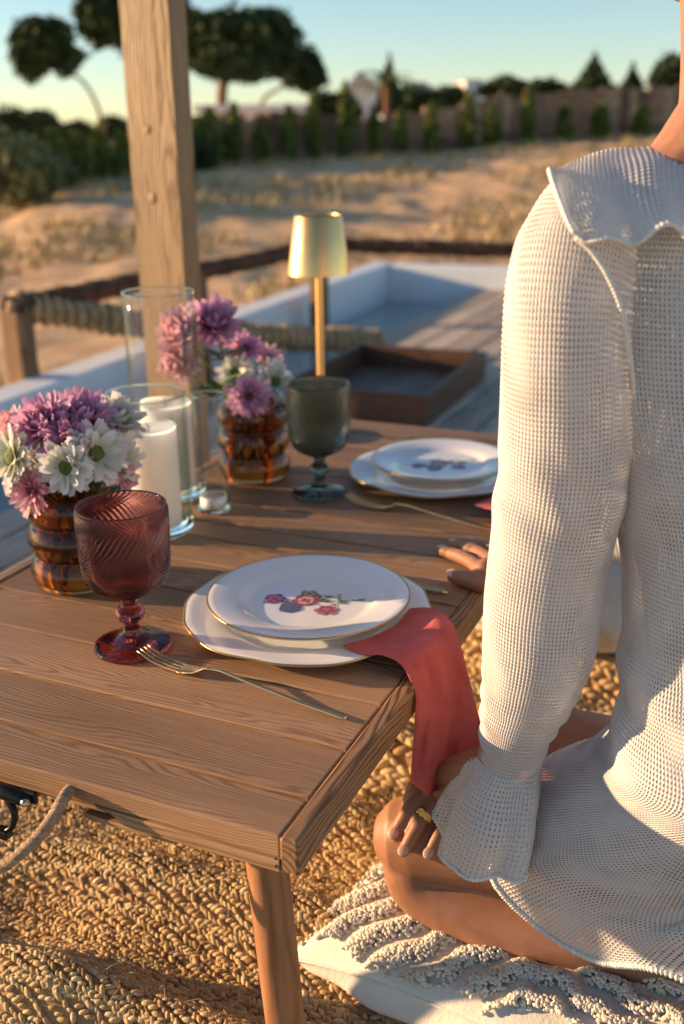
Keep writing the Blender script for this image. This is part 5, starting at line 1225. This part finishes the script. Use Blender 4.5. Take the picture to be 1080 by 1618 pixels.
# hair
hp_ = []
hp_.append(ellipsoid(HC + Vector((0, 0, .012)) - FD * .016, (.082, .098, .112), Matrix.Rotation(math.atan2(-FD.x, FD.y), 3, 'Z'), 30, 22))
hp_.append(ellipsoid(HC - FD * .10 + Vector((0, 0, .045)), (.045, .045, .042), None, 24, 16))
V, F = join(hp_); Vh = np.array(V); Vh = Vh + (Vh - np.array(HC)) * (.03 * np.sin(Vh[:, 2] * 320 + Vh[:, 0] * 150) * .5 + .03 * vnoise(Vh, 60, 71))[:, None]
hair = pobj('hair', mesh(Vh, F), M_['hair'])
strands = []
for i in range(90):
    a = random.uniform(-2.0, 1.3); p0_ = HC - FD * (.055 * math.cos(a)) + RD * (.062 * math.sin(a)) * -1 + Vector((0, 0, -.045)); 
    q0 = Vector((p0_.x, p0_.y, p0_.z)); q1 = q0 + Vector((random.uniform(-.004, .004), random.uniform(-.006, .002), -random.uniform(.025, .055))); q1 = q1.lerp(Vector((.343, .91, q1.z)), .12)
    strands.append(tube([q0, q0.lerp(q1, .5) + Vector((random.uniform(-.004, .004), random.uniform(-.004, .004), 0)), q1], [.0007, .0005, .0002], 4, 7))
V, F = join(strands); pobj('nape_hair', mesh(V, F), M_['hair'], None, 'stuff')

# ------------------------------------------------------------ the knitted dress
def knit(name, ctrl, m, closed=True, cell=(.0031, .0040), q=4, wr=None, amp=1.0, flip=False, parent=None, trim=()):
    ctrl = np.asarray(ctrl, float); K = len(ctrl)
    D0 = cr(ctrl, 60); D0 = np.swapaxes(cr(np.swapaxes(D0, 0, 1), 90, closed), 0, 1)
    per = np.linalg.norm(np.diff(np.concatenate([D0, D0[:, :1]], 1) if closed else D0, axis=1), axis=2).sum(1); ln = np.linalg.norm(np.diff(D0, axis=0), axis=2).sum(0)
    cu = int(round(np.median(per) / cell[0])); cv = int(round(np.median(ln) / cell[1])); nu = cu * q + (0 if closed else 1); nv = cv * q + 1
    # even spacing along the length
    cum = np.concatenate([[0], np.cumsum(np.linalg.norm(np.diff(D0, axis=0), axis=2).mean(1))]); 
    A = cr(ctrl, 400); cA = np.concatenate([[0], np.cumsum(np.linalg.norm(np.diff(A, axis=0), axis=2).mean(1))]); tt = np.linspace(0, cA[-1], nv)
    G = np.empty((nv, ctrl.shape[1], 3))
    for a in range(ctrl.shape[1]):
        for c in range(3): G[:, a, c] = np.interp(tt, cA, A[:, a, c])
    G = np.swapaxes(cr(np.swapaxes(G, 0, 1), nu, closed), 0, 1)
    def nrm(G):
        du = (np.roll(G, -1, 1) - np.roll(G, 1, 1)) if closed else np.gradient(G, axis=1); dv = np.gradient(G, axis=0)
        n_ = np.cross(du, dv); n_ /= np.linalg.norm(n_, axis=2)[..., None] + 1e-12; return -n_ if flip else n_
    if wr is not None: G = G + nrm(G) * wr(G, np.arange(nu)[None, :] / nu, np.arange(nv)[:, None] / nv)[..., None]
    n_ = nrm(G); iu = np.arange(nu)[None, :] / q; iv = np.arange(nv)[:, None] / q
    jj = vnoise(np.stack(np.broadcast_arrays(iu, iv), -1), .35, 82) * .22; iu = iu + jj; iv = iv + vnoise(np.stack(np.broadcast_arrays(iu, iv), -1), .3, 83) * .18
    d = .00032 * np.cos(2 * math.pi * iu) * (1 + .35 * np.cos(2 * math.pi * iv)) + .00036 * np.cos(2 * math.pi * iv + .0 * iu)
    d = d * (1 + .25 * vnoise(np.stack(np.broadcast_arrays(iu, iv), -1), .5, 81))
    G = G + n_ * (d * amp)[..., None]
    F, I = gridf(nu, nv, closed); o = pobj(name, mesh(G.reshape(-1, 3), F, True, I / q), m, parent)
    return o, G
# left sleeve
def rings_from(st, M_n=12, squash=1.0):
    P = np.array([tuple(PY(u, v, y)) for u, v, w, y in st]); R_ = []
    for (u, v, w, y), p in zip(st, P):
        d = (Vector(p) - Vector((0, 0, CAM_H))).dot(fw); R_.append(w * .5 * d / FPX)
    t, Nn, B = frames(P); ref = np.array([1, 0, 0.0]); out = []
    for i in range(len(P)):
        n_ = ref - t[i] * (ref @ t[i]); 
        if np.linalg.norm(n_) < .3: n_ = np.array([0, 0, 1.0]) - t[i] * t[i][2]
        n_ /= np.linalg.norm(n_); b = np.cross(t[i], n_); out.append([P[i] + R_[i] * (n_ * math.cos(a) + b * squash * math.sin(a)) for a in np.linspace(0, 2 * math.pi, M_n + 1)[:-1]])
    return np.array(out), P
sl = [(922, 382, 196, .832), (909, 425, 204, .822), (900, 480, 204, .815), (897, 560, 206, .812), (898, 650, 214, .818), (894, 730, 212, .825), (880, 810, 200, .832), (867, 880, 188, .838),
      (857, 950, 184, .843), (850, 1020, 176, .847), (834, 1090, 148, .852), (815, 1150, 114, .857), (806, 1200, 96, .860)]
SR_, SC_ = rings_from(sl, 14, .92)
# shoulder cap: bring the first ring over towards the neck
def cap_ring(c, r, axis, n=14):
    axis = Vector(axis).normalized(); ref = Vector((1, 0, 0)); n_ = (ref - axis * ref.dot(axis)).normalized(); b = axis.cross(n_)
    return [tuple(Vector(c) + r * (n_ * math.cos(a) + b * .92 * math.sin(a))) for a in np.linspace(0, 2 * math.pi, n + 1)[:-1]]
r0 = cap_ring(PY(1010, 345, .872), .044, (-.85, -.25, -.35)); r1 = cap_ring(PY(960, 356, .850), .054, (-.68, -.22, -.68))
SR_ = np.concatenate([np.array([r0, r1]), SR_])
def wr_sleeve(G, u, v):
    x, y, z = G[..., 0], G[..., 1], G[..., 2]
    a = np.exp(-((z - .60) / .04) ** 2) * .0016 * np.sin(z * 95 + x * 120); b = .0009 * vnoise(G * [1, 1, .5], 38, 91)
    c = np.exp(-((z - .36) / .05) ** 2) * .0012 * np.sin(z * 260 + x * 60)
    return a + b + c
knit('sleeve', SR_, M_['knit'], wr=wr_sleeve)
# bell cuff
hem = [(686, 1318, .872), (698, 1352, .842), (722, 1374, .822), (756, 1389, .808), (792, 1393, .803), (817, 1386, .806), (828, 1352, .825), (840, 1300, .850), (856, 1240, .880), (830, 1222, .915), (786, 1230, .918), (744, 1244, .912), (710, 1268, .905), (692, 1292, .892)]
hem = np.array([tuple(PY(*h)) for h in hem])
top_ = SR_[-1]
# match the start of the hem loop to the sleeve ring (left side of the picture first, nearest side second)
c0 = top_.mean(0); angs = [math.atan2((p - c0)[1] * .7 - (p - c0)[2] * .7, (p - c0)[0]) for p in top_]
order = np.argsort([((math.pi - a) if False else (a - math.pi) % (2 * math.pi)) for a in angs]); tp_ = top_[order]
mid1 = tp_ * .72 + hem * .28; mid2 = tp_ * .40 + hem * .60; cm = mid2.mean(0)
mid1 = mid1 + (mid1 - mid1.mean(0)) * .10; mid2 = mid2 + (mid2 - cm) * .10
mid1[1:5, 2] += .004; mid2[2:5] += np.array([0, -.006, .004])
def wr_cuff(G, u, v):
    a = u * 2 * math.pi; return (v ** 1.2) * (.0055 * np.sin(a * 4 + 1.2) + .004 * np.sin(a * 7 + 2)) + .002 * vnoise(G, 50, 92) + .003 * np.exp(-((v - .2) / .12) ** 2) * np.sin(a * 5)
_, GC = knit('cuff', [tp_, mid1, mid2, hem], M_['knit_tight'], cell=(.0044, .0046), wr=wr_cuff, amp=1.3)
def trim_tube(name, loop, r=.0024, closed=True):
    L = np.array(loop); 
    if closed: L = np.concatenate([L, L[:1]])
    n = int(np.linalg.norm(np.diff(L, axis=0), axis=1).sum() / .0012); t = np.linspace(0, len(L) - 1, n); Q = np.stack([np.interp(t, np.arange(len(L)), L[:, k]) for k in range(3)], 1)
    rad = r * (1 + .28 * np.cos(np.arange(n) * 1.9)); V, F = tube(Q, rad, 7); return pobj(name, mesh(V, F), M_['knit_edge'])
trim_tube('cuff_hem', GC[-1][::6])
# torso and skirt in one
def oval(cx, cy, z, wa, db, n=16, tilt=0): return [tuple(Vector((cx, cy, z)) - RD * wa * math.cos(a) - FD * db * math.sin(a) + Vector((0, 0, tilt * math.sin(a)))) for a in np.linspace(0, 2 * math.pi, n + 1)[:-1]]
tor = [oval(.342, .893, .845, .062, .064), oval(.343, .892, .828, .110, .078), oval(.345, .89, .795, .155, .090), oval(.350, .888, .74, .166, .100), oval(.355, .882, .66, .160, .104), oval(.364, .874, .58, .142, .102),
       oval(.370, .866, .50, .131, .100), oval(.374, .858, .44, .131, .100), oval(.380, .847, .385, .138, .108), oval(.387, .832, .34, .152, .120)]
hemS = [PY(812, 1268, .880), PY(788, 1335, .850), PY(777, 1393, .840), PY(852, 1468, .820), PY(944, 1519, .780), PY(1080, 1548, .730), Vector((.47, .665, .105)), Vector((.58, .690, .095)),
        Vector((.67, .76, .11)), Vector((.68, .89, .16)), Vector((.63, .99, .22)), Vector((.55, 1.06, .255)), Vector((.45, 1.06, .27)), PY(985, 1160, 1.00), PY(920, 1184, .965), PY(858, 1212, .935)]
hemS = np.array([tuple(p) for p in hemS]); ws = np.array(tor[-1])
m1 = ws * .66 + hemS * .34; m2 = ws * .30 + hemS * .70
cc_ = np.array([.42, .80, .2])
out_ = m1 - cc_; out_[:, 2] *= .3; out_ /= np.linalg.norm(out_, axis=1)[:, None]; k1 = np.array([.0, .0, .012, .028, .036, .040, .042, .04, .03, .02, .02, .01, .01, .0, .0, .0])[:, None]
m1 = m1 + out_ * k1; m1[2:9, 2] -= .015; out2 = m2 - cc_; out2[:, 2] *= .4; out2 /= np.linalg.norm(out2, axis=1)[:, None]; m2 = m2 + out2 * k1 * .95
m1[13:, 2] += .004
def wr_torso(G, u, v):
    x, y, z = G[..., 0], G[..., 1], G[..., 2]; b = .0022 * vnoise(G * [1, 1, .45], 26, 93)
    return b + np.exp(-((z - .40) / .05) ** 2) * .004 * np.sin(z * 85 + x * 50) + np.exp(-((z - .24) / .06) ** 2) * .004 * vnoise(G, 24, 94) + .003 * np.exp(-((z - .60) / .08) ** 2) * np.sin(x * 90 - z * 40)
_, GT = knit('dress_body', np.concatenate([np.array(tor), [m1, m2], [hemS]]), M_['knit'], wr=wr_torso, cell=(.0037, .0044), amp=1.1)
trim_tube('skirt_hem', GT[-1][::6], .0030)
# raglan seam from collar to under the arm
sm_ = [PY(912, 378, .757), PY(938, 402, .753), PY(962, 440, .757), PY(982, 490, .765), PY(995, 560, .775), PY(1003, 630, .785), PY(1006, 700, .795)]
trim_tube('sleeve_seam', cr(np.array([tuple(p) for p in sm_]), 60), .0019, False)
# wide flat collar
col = [[PY(880, 292, .86), PY(905, 262, .88), PY(960, 250, .905), PY(1035, 246, .93), PY(1120, 246, .94), PY(1200, 262, .95), PY(1290, 290, .97)],
       [PY(872, 272, .825), PY(905, 255, .84), PY(960, 243, .855), PY(1035, 240, .87), PY(1120, 240, .875), PY(1200, 252, .89), PY(1300, 282, .92)],
       [PY(868, 274, .800), PY(905, 284, .800), PY(965, 272, .810), PY(1040, 268, .820), PY(1120, 268, .83), PY(1210, 285, .85), PY(1310, 310, .89)],
       [PY(876, 300, .778), PY(915, 318, .772), PY(972, 312, .775), PY(1045, 308, .785), PY(1125, 308, .795), PY(1215, 322, .82), PY(1315, 345, .87)],
       [PY(888, 334, .762), PY(925, 352, .755), PY(985, 350, .757), PY(1050, 342, .765), PY(1130, 345, .775), PY(1220, 360, .80), PY(1320, 380, .86)],
       [PY(903, 372, .752), PY(940, 380, .748), PY(1000, 382, .748), PY(1058, 367, .752), PY(1135, 385, .765), PY(1225, 395, .79), PY(1325, 412, .85)]]
col = np.array([[tuple(p) for p in row] for row in col])
def wr_col(G, u, v): return .0045 * vnoise(G, 34, 95) + .002 * vnoise(G, 80, 97) + .005 * (v ** 2) * np.sin(u * 26 + 2 * v) + .003 * (1 - u) ** 3
_, GK = knit('collar', col, M_['knit_tight'], closed=False, cell=(.0052, .0050), wr=wr_col, amp=1.5, flip=True)
edge = np.concatenate([GK[::4, 0][: -1], GK[-1, ::4]]); trim_tube('collar_edge', edge, .0018, False)
# right sleeve
rs = [(SR - RD * .04, .062), (SR, .064), (SR.lerp(ER, .5), .060), (ER + Vector((.0, 0, .0)), .056), (ER.lerp(WR, .3), .050), (ER.lerp(WR, .6), .043), (ER.lerp(WR, .84), .036)]
P_ = np.array([tuple(p) for p, r in rs]); t_, N_, B_ = frames(P_)
RR = np.array([[P_[i] + rs[i][1] * (N_[i] * math.cos(a) + B_[i] * math.sin(a)) for a in np.linspace(0, 2 * math.pi, 13)[:-1]] for i in range(len(P_))])
knit('sleeve', RR, M_['knit'], wr=lambda G, u, v: .003 * vnoise(G, 34, 96), cell=(.0046, .0055), q=3)
